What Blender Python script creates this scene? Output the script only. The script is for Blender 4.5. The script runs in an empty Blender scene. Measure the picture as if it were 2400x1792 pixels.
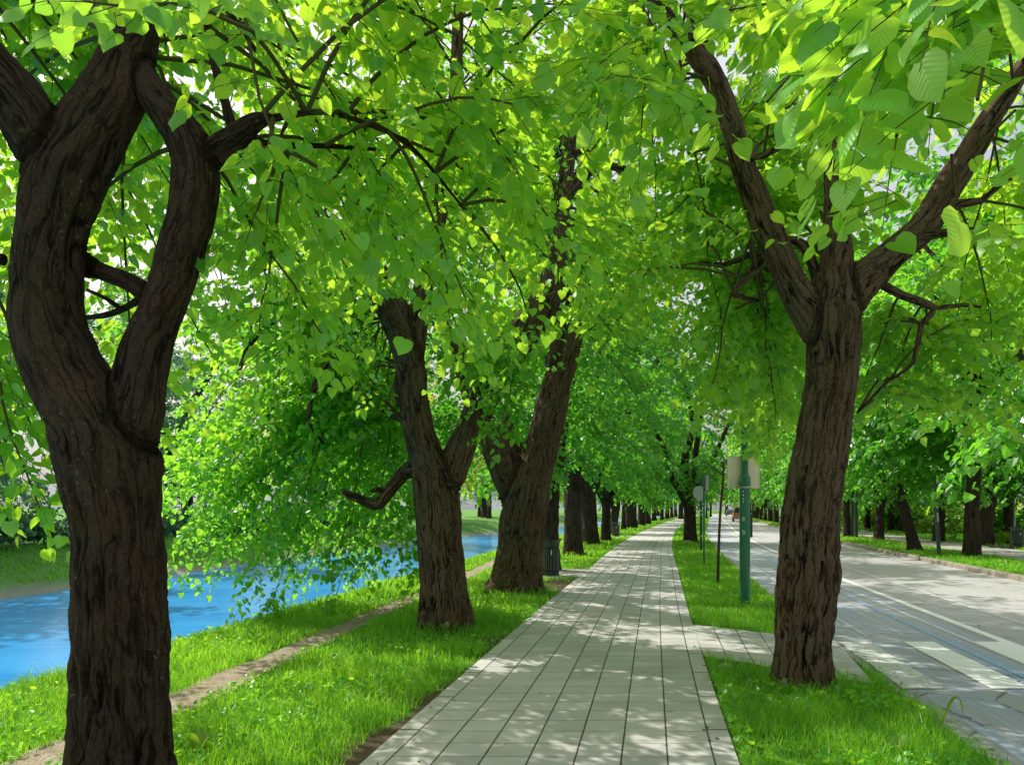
import bpy, bmesh, math, random
import numpy as np
from mathutils import Vector, Matrix, Euler

PI = math.pi
C = bpy.context.scene.collection
EYE, FPX, HOR = 1.6, 1800.0, 1192.0     # eye height; focal length and horizon of the photograph in its own pixels

def P(px, py, D):
    return np.array([(px - 1200.0) / FPX * D, D, EYE - (py - HOR) / FPX * D])

# ------------------------------------------------------------------ course of road, path and river
def c(y):                     # near edge of the carriageway
    y = np.asarray(y, float)
    yy = np.minimum(y, 60.0)
    return 2.17 + .1735 * yy + .000724 * yy * yy + np.maximum(y - 60.0, 0) * .26
def pr(y): return c(y) - 1.6 - .016 * np.clip(np.asarray(y, float) - 20, 0, 80)
def pl(y): return pr(y) - 2.36
def bk(y): return pl(y) - 3.75 - .02 * np.clip(np.asarray(y, float), -10, 60)
def tr(y): return pl(y) - 1.75 - .055 * np.clip(np.asarray(y, float), 0, 24)
ROADW, FSTRIP, FPATH = 5.95, 8.2, 10.7
STEP = .12

# ------------------------------------------------------------------ numpy noise
def _h(ix, iy, iz, seed):
    n = (ix.astype(np.int64) * 374761393 + iy.astype(np.int64) * 668265263 + iz.astype(np.int64) * 2147483647 + seed * 1274126177) & 0xFFFFFFFF
    n = ((n ^ (n >> 13)) * 1274126177) & 0xFFFFFFFF
    n = ((n ^ (n >> 16)) * 2246822519) & 0xFFFFFFFF
    return ((n ^ (n >> 15)) & 0xFFFFFF) / float(0xFFFFFF)
def vnoise(p, seed=0):
    p = np.asarray(p, float)
    i = np.floor(p); f = p - i; f = f * f * (3 - 2 * f)
    i = i.astype(np.int64); x, y, z = i[:, 0], i[:, 1], i[:, 2]
    r = 0
    for dx in (0, 1):
        wx = f[:, 0] if dx else 1 - f[:, 0]
        for dy in (0, 1):
            wy = f[:, 1] if dy else 1 - f[:, 1]
            for dz in (0, 1):
                wz = f[:, 2] if dz else 1 - f[:, 2]
                r = r + wx * wy * wz * _h(x + dx, y + dy, z + dz, seed)
    return r * 2 - 1
def fbm(p, o=3, seed=0):
    p = np.asarray(p, float); a, s, t = 1.0, 0, 0
    for k in range(o):
        s = s + a * vnoise(p * 2 ** k, seed + k); t += a; a *= .5
    return s / t
def n2(x, y, f, seed=0, o=2):
    x = np.atleast_1d(np.asarray(x, float)); y = np.atleast_1d(np.asarray(y, float))
    return fbm(np.stack([x * f, y * f, np.zeros_like(x) + .37], 1), o, seed)

# ------------------------------------------------------------------ material helpers
class NT:
    def __init__(s, name):
        s.m = bpy.data.materials.new(name); s.m.use_nodes = True
        s.t = s.m.node_tree; s.t.nodes.clear()
        s.out = s.t.nodes.new('ShaderNodeOutputMaterial')
    def n(s, ty, **kw):
        nd = s.t.nodes.new('ShaderNode' + ty)
        for k, v in kw.items():
            if k in nd.inputs.keys() if isinstance(k, str) else False: s.set(nd.inputs[k], v)
            else: setattr(nd, k, v)
        return nd
    def set(s, sock, v):
        if isinstance(v, bpy.types.NodeSocket): s.t.links.new(v, sock)
        else:
            if sock.type == 'RGBA' and len(v) == 3: v = (*v, 1)
            sock.default_value = v
    def math(s, op, a, b=None, c_=None, clamp=False):
        nd = s.t.nodes.new('ShaderNodeMath'); nd.operation = op; nd.use_clamp = clamp
        s.set(nd.inputs[0], a)
        if b is not None: s.set(nd.inputs[1], b)
        if c_ is not None: s.set(nd.inputs[2], c_)
        return nd.outputs[0]
    def mix(s, f, a, b, blend='MIX'):
        nd = s.t.nodes.new('ShaderNodeMix'); nd.data_type = 'RGBA'; nd.blend_type = blend
        s.set(nd.inputs[0], f); s.set(nd.inputs[6], a); s.set(nd.inputs[7], b)
        return nd.outputs[2]
    def ramp(s, f, stops, interp='LINEAR'):
        nd = s.t.nodes.new('ShaderNodeValToRGB'); cr = nd.color_ramp; cr.interpolation = interp
        while len(cr.elements) < len(stops): cr.elements.new(.5)
        for e, (p, col) in zip(cr.elements, stops):
            e.position = p; e.color = (*col, 1) if len(col) == 3 else col
        s.set(nd.inputs[0], f); return nd.outputs[0]
    def maprange(s, v, a, b, c_=0., d=1.):
        nd = s.t.nodes.new('ShaderNodeMapRange')
        for i, x in enumerate((v, a, b, c_, d)): s.set(nd.inputs[i], x)
        return nd.outputs[0]
    def noise(s, vec, scale, detail=4., rough=.55, dist=0.):
        nd = s.t.nodes.new('ShaderNodeTexNoise')
        if vec is not None: s.set(nd.inputs['Vector'], vec)
        nd.inputs['Scale'].default_value = scale; nd.inputs['Detail'].default_value = detail
        nd.inputs['Roughness'].default_value = rough; nd.inputs['Distortion'].default_value = dist
        return nd.outputs['Fac']
    def voro(s, vec, scale, feature='F1', out='Distance', rnd=1.):
        nd = s.t.nodes.new('ShaderNodeTexVoronoi'); nd.feature = feature
        if vec is not None: s.set(nd.inputs['Vector'], vec)
        nd.inputs['Scale'].default_value = scale; nd.inputs['Randomness'].default_value = rnd
        return nd.outputs[out]
    def vscale(s, vec, sc, loc=(0, 0, 0)):
        nd = s.t.nodes.new('ShaderNodeMapping'); s.set(nd.inputs[0], vec)
        nd.inputs['Scale'].default_value = sc; nd.inputs['Location'].default_value = loc
        return nd.outputs[0]
    def pos(s): return s.t.nodes.new('ShaderNodeNewGeometry').outputs['Position']
    def obj(s): return s.t.nodes.new('ShaderNodeTexCoord').outputs['Object']
    def uv(s): return s.t.nodes.new('ShaderNodeTexCoord').outputs['UV']
    def attr(s, name, out='Vector'):
        nd = s.t.nodes.new('ShaderNodeAttribute'); nd.attribute_name = name; return nd.outputs[out]
    def sep(s, v):
        nd = s.t.nodes.new('ShaderNodeSeparateXYZ'); s.set(nd.inputs[0], v); return nd.outputs
    def comb(s, x, y, z):
        nd = s.t.nodes.new('ShaderNodeCombineXYZ')
        for i, v in enumerate((x, y, z)): s.set(nd.inputs[i], v)
        return nd.outputs[0]
    def bump(s, h, strength=.5, dist=.01):
        nd = s.t.nodes.new('ShaderNodeBump'); s.set(nd.inputs['Height'], h)
        nd.inputs['Strength'].default_value = strength; nd.inputs['Distance'].default_value = dist
        return nd.outputs[0]
    def bsdf(s, col, rough=.8, normal=None, spec=.3, metal=0., coat=0.):
        nd = s.t.nodes.new('ShaderNodeBsdfPrincipled')
        s.set(nd.inputs['Base Color'], col); s.set(nd.inputs['Roughness'], rough)
        nd.inputs['Specular IOR Level'].default_value = spec; nd.inputs['Metallic'].default_value = metal
        nd.inputs['Coat Weight'].default_value = coat
        if normal is not None: s.set(nd.inputs['Normal'], normal)
        s.t.links.new(nd.outputs[0], s.out.inputs[0]); return nd
    def rand(s): return s.t.nodes.new('ShaderNodeNewGeometry').outputs['Random Per Island']

def leaf_mat(name, dif, tra, var=.5, veins=False, gloss=.06, tfac=.5, patch=.35):
    t = NT(name)
    r = t.rand()
    pn = t.noise(t.pos(), patch, 2.)
    lo = tuple(x * (1 - var) for x in dif); hi = tuple(min(1, x * (1 + var)) for x in dif)
    lo2 = (tra[0] * .36, tra[1] * .58, tra[2] * .9); hi2 = (min(1, tra[0] * 1.35), min(1, tra[1] * 1.12), tra[2] * 1.1)
    f = t.math('ADD', t.math('MULTIPLY', r, .6), t.math('MULTIPLY', t.maprange(pn, .3, .7), .4))
    d = t.mix(f, lo, hi); tr_ = t.mix(f, lo2, hi2)
    nrm = None
    if veins:
        u, v, _ = t.sep(t.uv())
        au = t.math('ABSOLUTE', u)
        mid = t.math('LESS_THAN', au, .018)
        ph = t.math('FRACT', t.math('MULTIPLY', t.math('SUBTRACT', v, t.math('MULTIPLY', au, .75)), 6.5))
        side = t.math('LESS_THAN', t.math('ABSOLUTE', t.math('SUBTRACT', ph, .5)), .07)
        vn = t.math('MAXIMUM', mid, t.math('MULTIPLY', side, .6))
        d = t.mix(t.math('MULTIPLY', vn, .5), d, tuple(min(1, x * 1.8) for x in dif))
        tr_ = t.mix(t.math('MULTIPLY', vn, .45), tr_, tuple(x * .6 for x in tra))
        h = t.math('ABSOLUTE', t.math('SUBTRACT', ph, .5))
        nrm = t.bump(h, .35, .004)
    D = t.n('BsdfDiffuse'); t.set(D.inputs[0], d)
    T = t.n('BsdfTranslucent'); t.set(T.inputs[0], tr_)
    G = t.n('BsdfGlossy'); t.set(G.inputs[0], (.9, .95, .9)); G.inputs['Roughness'].default_value = .38
    if nrm is not None:
        for x in (D, T, G): t.set(x.inputs['Normal'], nrm)
    a = t.n('MixShader'); a.inputs[0].default_value = tfac
    t.t.links.new(D.outputs[0], a.inputs[1]); t.t.links.new(T.outputs[0], a.inputs[2])
    b = t.n('MixShader'); b.inputs[0].default_value = gloss
    t.t.links.new(a.outputs[0], b.inputs[1]); t.t.links.new(G.outputs[0], b.inputs[2])
    t.t.links.new(b.outputs[0], t.out.inputs[0])
    return t.m

M = {}
M['leaf_near'] = leaf_mat('linden_leaf_near', (.085, .42, .022), (.57, 1.0, .045), .48, True, .05, .66)
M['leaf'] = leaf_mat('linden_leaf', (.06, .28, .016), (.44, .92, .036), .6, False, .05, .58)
M['leaf_deep'] = leaf_mat('linden_leaf_deep', (.038, .20, .014), (.25, .74, .028), .6, False, .05, .55)  # darker linden copy; deeper foliage shade is put into its colour
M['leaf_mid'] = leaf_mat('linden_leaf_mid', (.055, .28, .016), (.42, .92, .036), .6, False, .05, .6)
M['leaf_bank'] = leaf_mat('far_bank_leaf', (.06, .19, .09), (.22, .50, .16), .5, False, .06, .5, .15)  # bluish haze over the river is put into this leaf colour
M['leaf_yellow'] = leaf_mat('sun_tinted_leaf', (.13, .28, .02), (.75, .95, .06), .4, False, .05, .6)  # yellow of sunlit foliage painted into the leaf colour
M['shrub_leaf'] = leaf_mat('shrub_leaf', (.10, .25, .014), (.55, .85, .03), .5, False, .05, .55)
M['grass'] = leaf_mat('grass_blade', (.10, .40, .02), (.50, .98, .04), .45, False, .04, .52, .8)
M['weed'] = leaf_mat('weed_leaf', (.12, .28, .03), (.40, .62, .04), .3, False, .06, .5)

def bark_mat(name, dark, light, warm, lichen=0.):
    t = NT(name)
    b = t.attr('bark'); fis = t.attr('fis', 'Fac')
    wn_ = t.n('TexNoise'); t.set(wn_.inputs['Vector'], t.vscale(b, (1, 1, .6))); wn_.inputs['Scale'].default_value = 7.; wn_.inputs['Detail'].default_value = 4.
    wv = t.n('VectorMath', operation='MULTIPLY_ADD'); t.set(wv.inputs[0], wn_.outputs['Color']); wv.inputs[1].default_value = (.09, .09, .28); t.set(wv.inputs[2], b)
    st = t.vscale(wv.outputs[0], (1, 1, .13))
    n1 = t.noise(st, 42., 8., .72, .4)
    v1 = t.math('ABSOLUTE', t.math('SUBTRACT', t.noise(t.vscale(wv.outputs[0], (1, 1, .09)), 21., 3., .5, .3), .5))
    big = t.noise(b, 2.2, 3.)
    crack = t.maprange(v1, 0., .085)
    h = t.math('ADD', t.math('MULTIPLY', crack, .7), t.math('MULTIPLY', n1, .6))
    f = t.math('ADD', t.math('MULTIPLY', h, .68), t.math('MULTIPLY', t.maprange(fis, -.7, .6), .30))
    col = t.ramp(f, [(.38, dark), (.54, tuple(a * .65 + b_ * .35 for a, b_ in zip(dark, light))), (.72, light)])
    col = t.mix(t.maprange(big, .45, .7), col, t.mix(.5, col, warm, 'MIX'))
    if lichen:
        sp = t.noise(b, 38., 4., .7)
        lm = t.math('MULTIPLY', t.maprange(sp, .60, .68), t.maprange(t.noise(b, 2.7, 4.), .5, .6))
        col = t.mix(t.math('MULTIPLY', lm, lichen), col, (.30, .27, .20))
        gm = t.maprange(t.noise(b, 1.3, 4.), .52, .72, 0., .35)
        col = t.mix(gm, col, (.06, .065, .03))
    fine_ = t.noise(t.vscale(b, (1, 1, .45)), 95., 5., .7)
    col = t.mix(t.maprange(fine_, .45, .62, 0., .5), col, dark)
    t.bsdf(col, .92, t.bump(t.math('ADD', h, t.math('MULTIPLY', fine_, .25)), 1., .02), .15)
    return t.m
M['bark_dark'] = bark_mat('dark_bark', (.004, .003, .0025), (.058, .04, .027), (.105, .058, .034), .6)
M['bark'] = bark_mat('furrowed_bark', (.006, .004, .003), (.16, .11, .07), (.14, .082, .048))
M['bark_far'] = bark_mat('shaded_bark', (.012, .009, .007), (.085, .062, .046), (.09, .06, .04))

def twig_mat():
    t = NT('twig_bark'); t.bsdf(t.mix(t.noise(t.pos(), 30.), (.05, .05, .018), (.12, .115, .045)), .9, None, .15); return t.m
M['twig'] = twig_mat()

def tile_mat():
    t = NT('path_tiles')
    u, v, _ = t.sep(t.uv())
    B, W, NCOL, ROW = .15, 2.36, 7., .285
    cw = (W - 2 * B) / NCOL
    cu = t.math('DIVIDE', t.math('SUBTRACT', u, B), cw)
    fu = t.math('FRACT', t.math('ADD', cu, 20.))
    inside = t.math('MULTIPLY', t.math('GREATER_THAN', u, B - .006), t.math('LESS_THAN', u, W - B + .006))
    du = t.math('MULTIPLY', t.math('MINIMUM', fu, t.math('SUBTRACT', 1., fu)), cw)      # metres to the nearest long joint
    col_id = t.math('FLOOR', cu)
    vv = t.math('DIVIDE', t.math('ADD', v, t.math('MULTIPLY', t.math('SINE', t.math('MULTIPLY', col_id, 12.9)), .006)), ROW)
    vb = t.math('DIVIDE', v, .98)
    vsel = t.n('Mix'); vsel.data_type = 'FLOAT'
    t.set(vsel.inputs[0], inside); t.set(vsel.inputs[2], vb); t.set(vsel.inputs[3], vv)
    vr = vsel.outputs[0]
    fv = t.math('FRACT', vr)
    dv = t.math('MULTIPLY', t.math('MINIMUM', fv, t.math('SUBTRACT', 1., fv)), ROW)
    wob = t.math('MULTIPLY', t.noise(t.pos(), 9., 3.), .006)
    ju = t.math('MULTIPLY', inside, t.math('SUBTRACT', 1., t.maprange(du, t.math('ADD', t.math('MULTIPLY', wob, .5), .001), t.math('ADD', t.math('MULTIPLY', wob, .5), .007))))
    jv = t.math('SUBTRACT', 1., t.maprange(dv, t.math('MULTIPLY', wob, .45), t.math('ADD', t.math('MULTIPLY', wob, .5), .0045)))
    j = t.math('MAXIMUM', ju, t.math('MULTIPLY', jv, .85))
    wn = t.n('TexWhiteNoise', noise_dimensions='2D')
    t.set(wn.inputs['Vector'], t.comb(col_id, t.math('FLOOR', vr), 0.))
    tone = t.maprange(wn.outputs['Value'], 0., 1., .86, 1.06)
    sp = t.noise(t.pos(), 90., 4., .7)
    st = t.noise(t.pos(), 1.7, 5., .6)
    base = t.mix(t.maprange(st, .35, .7), (.49, .483, .46), (.59, .58, .555))
    base = t.mix(1., base, t.comb(tone, tone, tone), 'MULTIPLY')
    base = t.mix(t.maprange(sp, .55, .8, 0., .35), base, (.30, .29, .26))
    dirt = t.maprange(t.noise(t.pos(), 4.5, 6., .7), .6, .75, 0., .3)
    base = t.mix(dirt, base, (.28, .27, .22))
    c_ = t.mix(j, base, (.05, .042, .03))
    h = t.math('SUBTRACT', t.math('MULTIPLY', sp, .12), j)
    t.bsdf(c_, .82, t.bump(h, .6, .006), .25)
    return t.m
M['tiles'] = tile_mat()

def asphalt_mat():
    t = NT('asphalt')
    u, v, _ = t.sep(t.uv())
    p = t.pos()
    g = t.voro(p, 110.)
    fine = t.noise(p, 160., 3., .7)
    big = t.noise(p, .7, 5., .6)
    a = t.mix(t.maprange(big, .3, .7), (.40, .402, .405), (.48, .48, .478))
    a = t.mix(t.maprange(g, .1, .6, .35, 1.), (.5, .5, .5), a)
    a = t.mix(t.maprange(fine, .5, .75, 0., .55), a, (.16, .165, .17))
    # pale blue worn lane paint and tyre streaks running along the near lane
    s1 = t.noise(t.comb(t.math('MULTIPLY', u, 8.), t.math('MULTIPLY', v, .10), 0.), 1., 4., .6, .15)
    s2 = t.noise(t.comb(t.math('MULTIPLY', u, 24.), t.math('MULTIPLY', v, .16), 3.), 1., 3., .6, .1)
    lane = t.math('MULTIPLY', t.maprange(u, 1.95, 1.85), t.maprange(u, .0, .2, .4, 1.))
    wear = t.maprange(t.noise(p, 22., 4., .7), .3, .62, .35, 1.)
    bl = t.math('MULTIPLY', t.math('MULTIPLY', lane, wear), t.maprange(s1, .44, .62))
    a = t.mix(t.math('MULTIPLY', bl, .7), a, (.32, .45, .66))
    wl = t.math('MULTIPLY', t.math('MULTIPLY', lane, wear), t.maprange(s2, .56, .66))
    a = t.mix(t.math('MULTIPLY', wl, .65), a, (.62, .69, .80))
    s3 = t.maprange(t.noise(t.comb(t.math('MULTIPLY', u, 2.2), t.math('MULTIPLY', v, .03), 9.), 1., 3.), .5, .65, 0., .25)
    a = t.mix(t.math('MULTIPLY', s3, t.math('SUBTRACT', 1., lane)), a, (.24, .235, .23))
    cr = t.voro(t.vscale(p, (1, 1, 1)), .55, 'DISTANCE_TO_EDGE')
    crm = t.math('MULTIPLY', t.math('LESS_THAN', t.math('ADD', cr, t.math('MULTIPLY', t.math('SUBTRACT', t.noise(p, 6., 4.), .5), .05)), .004), .6)
    a = t.mix(crm, a, (.08, .08, .08))
    # worn edge
    ed = t.math('MULTIPLY', t.maprange(u, .28, .02), t.maprange(t.noise(p, 5., 5., .7), .42, .6))
    a = t.mix(t.math('MULTIPLY', ed, .7), a, (.22, .19, .14))
    t.bsdf(a, .85, t.bump(t.math('ADD', g, fine), .5, .006), .25)
    return t.m
M['asphalt'] = asphalt_mat()

def paint_mat(name, col, wear=.5, cracked=False):
    t = NT(name); p = t.pos()
    w = t.maprange(t.noise(p, 16., 6., .75), .5, .68, 0., wear)
    g = t.maprange(t.noise(p, 130., 3., .7), .55, .7, 0., wear)
    m = t.math('MAXIMUM', w, g)
    h = g
    if cracked:
        v = t.voro(t.vscale(p, (1., .7, 1.)), 13., 'DISTANCE_TO_EDGE')
        k = t.math('SUBTRACT', 1., t.maprange(v, .012, .05))
        m = t.math('MAXIMUM', m, t.math('MULTIPLY', k, .75)); h = m
    t.bsdf(t.mix(m, col, (.24, .24, .24)), .75, t.bump(t.math('SUBTRACT', 1., h), .3, .003), .3)
    return t.m
M['paint'] = paint_mat('road_paint', (.9, .9, .88), .15)
M['paint_thin'] = paint_mat('road_paint_thin', (.66, .67, .68), .6)
M['paint_worn'] = paint_mat('road_paint_cracked', (.70, .70, .68), .6, True)
M['paint_blue'] = paint_mat('road_paint_blue', (.30, .50, .80), .8)

def concrete_mat():
    t = NT('kerb_concrete'); p = t.pos()
    a = t.mix(t.noise(p, 5., 6., .7), (.16, .14, .11), (.40, .37, .31))
    v = t.attr('along', 'Fac'); f = t.math('FRACT', t.math('DIVIDE', v, 1.0))
    j = t.math('LESS_THAN', t.math('MINIMUM', f, t.math('SUBTRACT', 1., f)), .012)
    a = t.mix(j, a, (.05, .045, .04))
    t.bsdf(a, .9, t.bump(t.noise(p, 60., 4.), .4, .006), .2); return t.m
M['kerb'] = concrete_mat()

def pave_far_mat():
    t = NT('far_footpath'); p = t.pos()
    a = t.mix(t.noise(p, 1.2, 5.), (.34, .33, .29), (.46, .45, .41))
    t.bsdf(t.mix(t.maprange(t.noise(p, 40., 4., .7), .5, .8, 0., .4), a, (.25, .24, .21)), .9, None, .2); return t.m
M['pave_far'] = pave_far_mat()

def soil_mat(name, a, b):
    t = NT(name); p = t.pos()
    n = t.noise(p, 7., 6., .7); g = t.voro(p, 45.)
    col = t.mix(t.maprange(n, .3, .7), a, b)
    col = t.mix(t.maprange(g, .0, .25, .5, 0.), col, tuple(min(1, x * 1.5) for x in b))
    t.bsdf(col, .95, t.bump(t.math('ADD', n, t.math('MULTIPLY', g, .5)), .8, .03), .1); return t.m
M['trail'] = soil_mat('trail_earth', (.22, .18, .13), (.44, .37, .29))
M['soil'] = soil_mat('bare_soil', (.05, .038, .025), (.16, .12, .08))

def ground_mat():
    t = NT('turf_ground'); p = t.pos()
    n = t.noise(p, 3., 6., .7); n3 = t.noise(p, .35, 4.)
    g = t.mix(t.maprange(n, .35, .65), (.035, .12, .012), (.09, .25, .02))
    g = t.mix(t.maprange(n3, .4, .65, 0., .6), g, (.14, .27, .025))
    s = t.mix(t.noise(p, 12., 6., .7), (.06, .045, .03), (.17, .13, .085))
    soil = t.math('MULTIPLY', t.attr('soil', 'Fac'), 1.)
    m = t.maprange(t.math('ADD', soil, t.math('MULTIPLY', t.math('SUBTRACT', t.noise(p, 6., 5., .7), .5), .9)), .35, .6)
    bank = t.attr('bank', 'Fac')
    g = t.mix(t.math('MULTIPLY', bank, t.maprange(t.noise(p, 1.6, 6., .7), .25, .7)), g, (.15, .33, .10))
    stone = t.mix(t.noise(p, 3.5, 6., .8), (.14, .19, .12), (.36, .38, .30))
    z = t.sep(p)[2]
    g = t.mix(t.math('MULTIPLY', bank, t.maprange(t.math('ADD', z, t.math('MULTIPLY', n, .3)), -.75, -1.05)), g, stone)
    t.bsdf(t.mix(m, g, s), .95, t.bump(n, .9, .05), .1); return t.m
M['ground'] = ground_mat()

def water_mat():
    t = NT('river_water'); p = t.pos()
    w1 = t.noise(t.vscale(p, (1.1, 4.2, 1)), 1., 5., .6, .3)
    w2 = t.noise(t.vscale(p, (3., 11., 1)), 1., 4., .6, .2)
    h = t.math('ADD', w1, t.math('MULTIPLY', w2, .45))
    big = t.noise(t.vscale(p, (.12, .35, 1)), 1., 4.)
    col = t.mix(t.maprange(big, .3, .7), (.02, .24, .60), (.06, .38, .78))
    col = t.mix(t.maprange(w1, .56, .8, 0., .22), col, (.20, .50, .82))
    b = t.bsdf(col, .14, t.bump(h, .16, .10), .25)
    b.inputs['IOR'].default_value = 1.33
    return t.m
M['water'] = water_mat()

def solid(name, col, rough=.5, metal=0., spec=.5, grime=.25, scale=8., coat=0., dirt=(.08, .07, .06)):
    t = NT(name); o = t.obj()
    m = t.maprange(t.noise(o, scale, 6., .7), .5, .8, 0., grime)
    t.bsdf(t.mix(m, col, dirt), t.maprange(m, 0., 1., rough, min(1, rough + .4)), None, spec, metal, coat); return t.m
M['green_paint'] = solid('green_pole_paint', (.006, .16, .07), .25, 0., .5, .3, 9., .3)
M['dark_green'] = solid('dark_green_paint', (.010, .045, .03), .4, 0., .5, .4, 9.)
M['grey_post'] = solid('grey_green_post', (.05, .085, .08), .5, 0., .4, .4, 10.)
M['bin_metal'] = solid('bin_black_metal', (.012, .014, .013), .38, .2, .5, .25, 12.)
M['bin_slat'] = solid('bin_slat_paint', (.08, .09, .088), .3, .2, .5, .3, 14.)
M['steel'] = solid('band_steel', (.42, .44, .42), .35, .8, .5, .3)
M['white'] = solid('sticker_white', (.75, .75, .72), .6, 0., .3, .35, 60.)
M['sign_grey'] = solid('sign_grey', (.42, .44, .42), .6, 0., .3, .35, 6.)
M['rust'] = solid('stake_wood', (.075, .045, .028), .85, 0., .2, .5, 14.)
M['stone'] = solid('pale_stone', (.48, .42, .34), .9, 0., .2, .5, 9.)
M['tyre'] = solid('tyre_rubber', (.02, .02, .02), .8)
M['rim'] = solid('rim_alloy', (.5, .5, .5), .35, .9)
M['car_glass'] = solid('car_window', (.02, .03, .04), .08, 0., .7, .05)
M['car_blue'] = solid('car_blue', (.05, .25, .65), .25, 0., .5, .1, 3., .8)
M['car_orange'] = solid('car_orange', (.45, .20, .09), .4, 0., .5, .1, 3., .6)
M['car_dark'] = solid('car_dark', (.03, .05, .06), .25, 0., .5, .1, 3., .8)
M['lamp_lens'] = solid('lamp_lens', (.7, .7, .65), .2)
M['tail_lens'] = solid('tail_lens', (.5, .03, .02), .25)
def sign_mat():
    t = NT('sign_back'); o = t.obj(); x, y, z = t.sep(o)
    base = t.mix(t.noise(o, 3., 3.), (.92, .74, .52), (.95, .82, .62))
    s1 = t.math('MULTIPLY', t.maprange(t.math('ABSOLUTE', t.math('ADD', x, .20)), .05, .0), t.maprange(z, -.02, -.1))
    s2 = t.math('MULTIPLY', t.maprange(t.math('ABSOLUTE', t.math('SUBTRACT', x, .09)), .06, .0), t.maprange(z, -.02, -.12))
    s3 = t.math('MULTIPLY', t.maprange(t.math('ABSOLUTE', t.math('ADD', x, .10)), .07, .0), t.maprange(z, -.09, -.18))
    s = t.math('MAXIMUM', t.math('MAXIMUM', s1, s2), s3)
    st = t.math('MULTIPLY', s, t.maprange(t.noise(o, 34., 5., .8), .46, .62))
    t.bsdf(t.mix(t.math('MULTIPLY', st, .85), base, (.07, .05, .03)), .6, None, .3); return t.m
M['sign_back'] = sign_mat()

# ------------------------------------------------------------------ object helpers
def link(name, me, mats, parent=None):
    o = bpy.data.objects.new(name, me)
    for m in (mats if isinstance(mats, (list, tuple)) else [mats]):
        if len(me.materials) < len(mats if isinstance(mats, (list, tuple)) else [mats]): me.materials.append(m)
    C.objects.link(o)
    if parent is not None: o.parent = parent
    return o
def tag(o, label=None, cat=None, group=None, kind=None):
    if label: o['label'] = label
    if cat: o['category'] = cat
    if group: o['group'] = group
    if kind: o['kind'] = kind
    return o
def thing(name, label, cat, loc=(0, 0, 0), rotz=0, group=None):
    o = bpy.data.objects.new(name, None); C.objects.link(o); o.empty_display_size = .2
    o.location = loc; o.rotation_euler = (0, 0, rotz)
    return tag(o, label, cat, group)
def copy_tree(o, parent=None):
    n = o.copy(); C.objects.link(n); n.parent = parent
    for ch in list(o.children): copy_tree(ch, n)
    return n

def mesh_np(name, verts, loops, counts, matidx=None, smooth=False, uv=None, attrs=None):
    me = bpy.data.meshes.new(name)
    verts = np.ascontiguousarray(verts, np.float32); loops = np.ascontiguousarray(loops, np.int32); counts = np.ascontiguousarray(counts, np.int32)
    me.vertices.add(len(verts)); me.vertices.foreach_set('co', verts.ravel())
    me.loops.add(len(loops)); me.loops.foreach_set('vertex_index', loops)
    me.polygons.add(len(counts))
    st = np.zeros(len(counts), np.int32); st[1:] = np.cumsum(counts)[:-1]
    me.polygons.foreach_set('loop_start', st); me.polygons.foreach_set('loop_total', counts)
    if matidx is not None: me.polygons.foreach_set('material_index', np.ascontiguousarray(matidx, np.int32))
    me.polygons.foreach_set('use_smooth', np.full(len(counts), smooth, bool))
    if uv is not None:
        l = me.uv_layers.new(name='UVMap'); l.data.foreach_set('uv', np.ascontiguousarray(uv, np.float32).ravel())
    for k, (ty, a) in (attrs or {}).items():
        at = me.attributes.new(k, ty, 'POINT')
        at.data.foreach_set('vector' if ty == 'FLOAT_VECTOR' else 'value', np.ascontiguousarray(a, np.float32).ravel())
    me.update(calc_edges=True); me.validate(); return me

class MB:                       # gathers verts and faces of ONE mesh
    def __init__(s): s.v, s.f, s.n = [], [], 0
    def add(s, vs, fs):
        b = s.n; s.v.extend(tuple(map(float, x)) for x in vs); s.n += len(vs)
        s.f.extend(tuple(b + i for i in f) for f in fs); return s
    def box(s, lo, hi, M4=None):
        x0, y0, z0 = lo; x1, y1, z1 = hi
        vs = [(x0, y0, z0), (x1, y0, z0), (x1, y1, z0), (x0, y1, z0), (x0, y0, z1), (x1, y0, z1), (x1, y1, z1), (x0, y1, z1)]
        if M4 is not None: vs = [tuple(M4 @ Vector(v)) for v in vs]
        return s.add(vs, [(0, 3, 2, 1), (4, 5, 6, 7), (0, 1, 5, 4), (1, 2, 6, 5), (2, 3, 7, 6), (3, 0, 4, 7)])
    def lathe(s, prof, n=20, cx=0, cy=0, cap=True):
        vs, fs = [], []
        for r, z in prof:
            for k in range(n): vs.append((cx + r * math.cos(2 * PI * k / n), cy + r * math.sin(2 * PI * k / n), z))
        for i in range(len(prof) - 1):
            for k in range(n):
                a, b = i * n + k, i * n + (k + 1) % n
                fs.append((a, b, b + n, a + n))
        if cap:
            fs.append(tuple(range(n - 1, -1, -1))); q = (len(prof) - 1) * n; fs.append(tuple(range(q, q + n)))
        return s.add(vs, fs)
    def build(s, name, mat, parent=None, smooth=False, bevel=0.):
        me = bpy.data.meshes.new(name); me.from_pydata(s.v, [], s.f); me.update()
        if smooth:
            me.polygons.foreach_set('use_smooth', [True] * len(me.polygons))
            try: me.set_sharp_from_angle(angle=math.radians(40))
            except Exception: pass
        o = link(name, me, [mat] if not isinstance(mat, list) else mat, parent)
        if bevel:
            b = o.modifiers.new('bevel', 'BEVEL'); b.width = bevel; b.segments = 2
        return o

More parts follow.
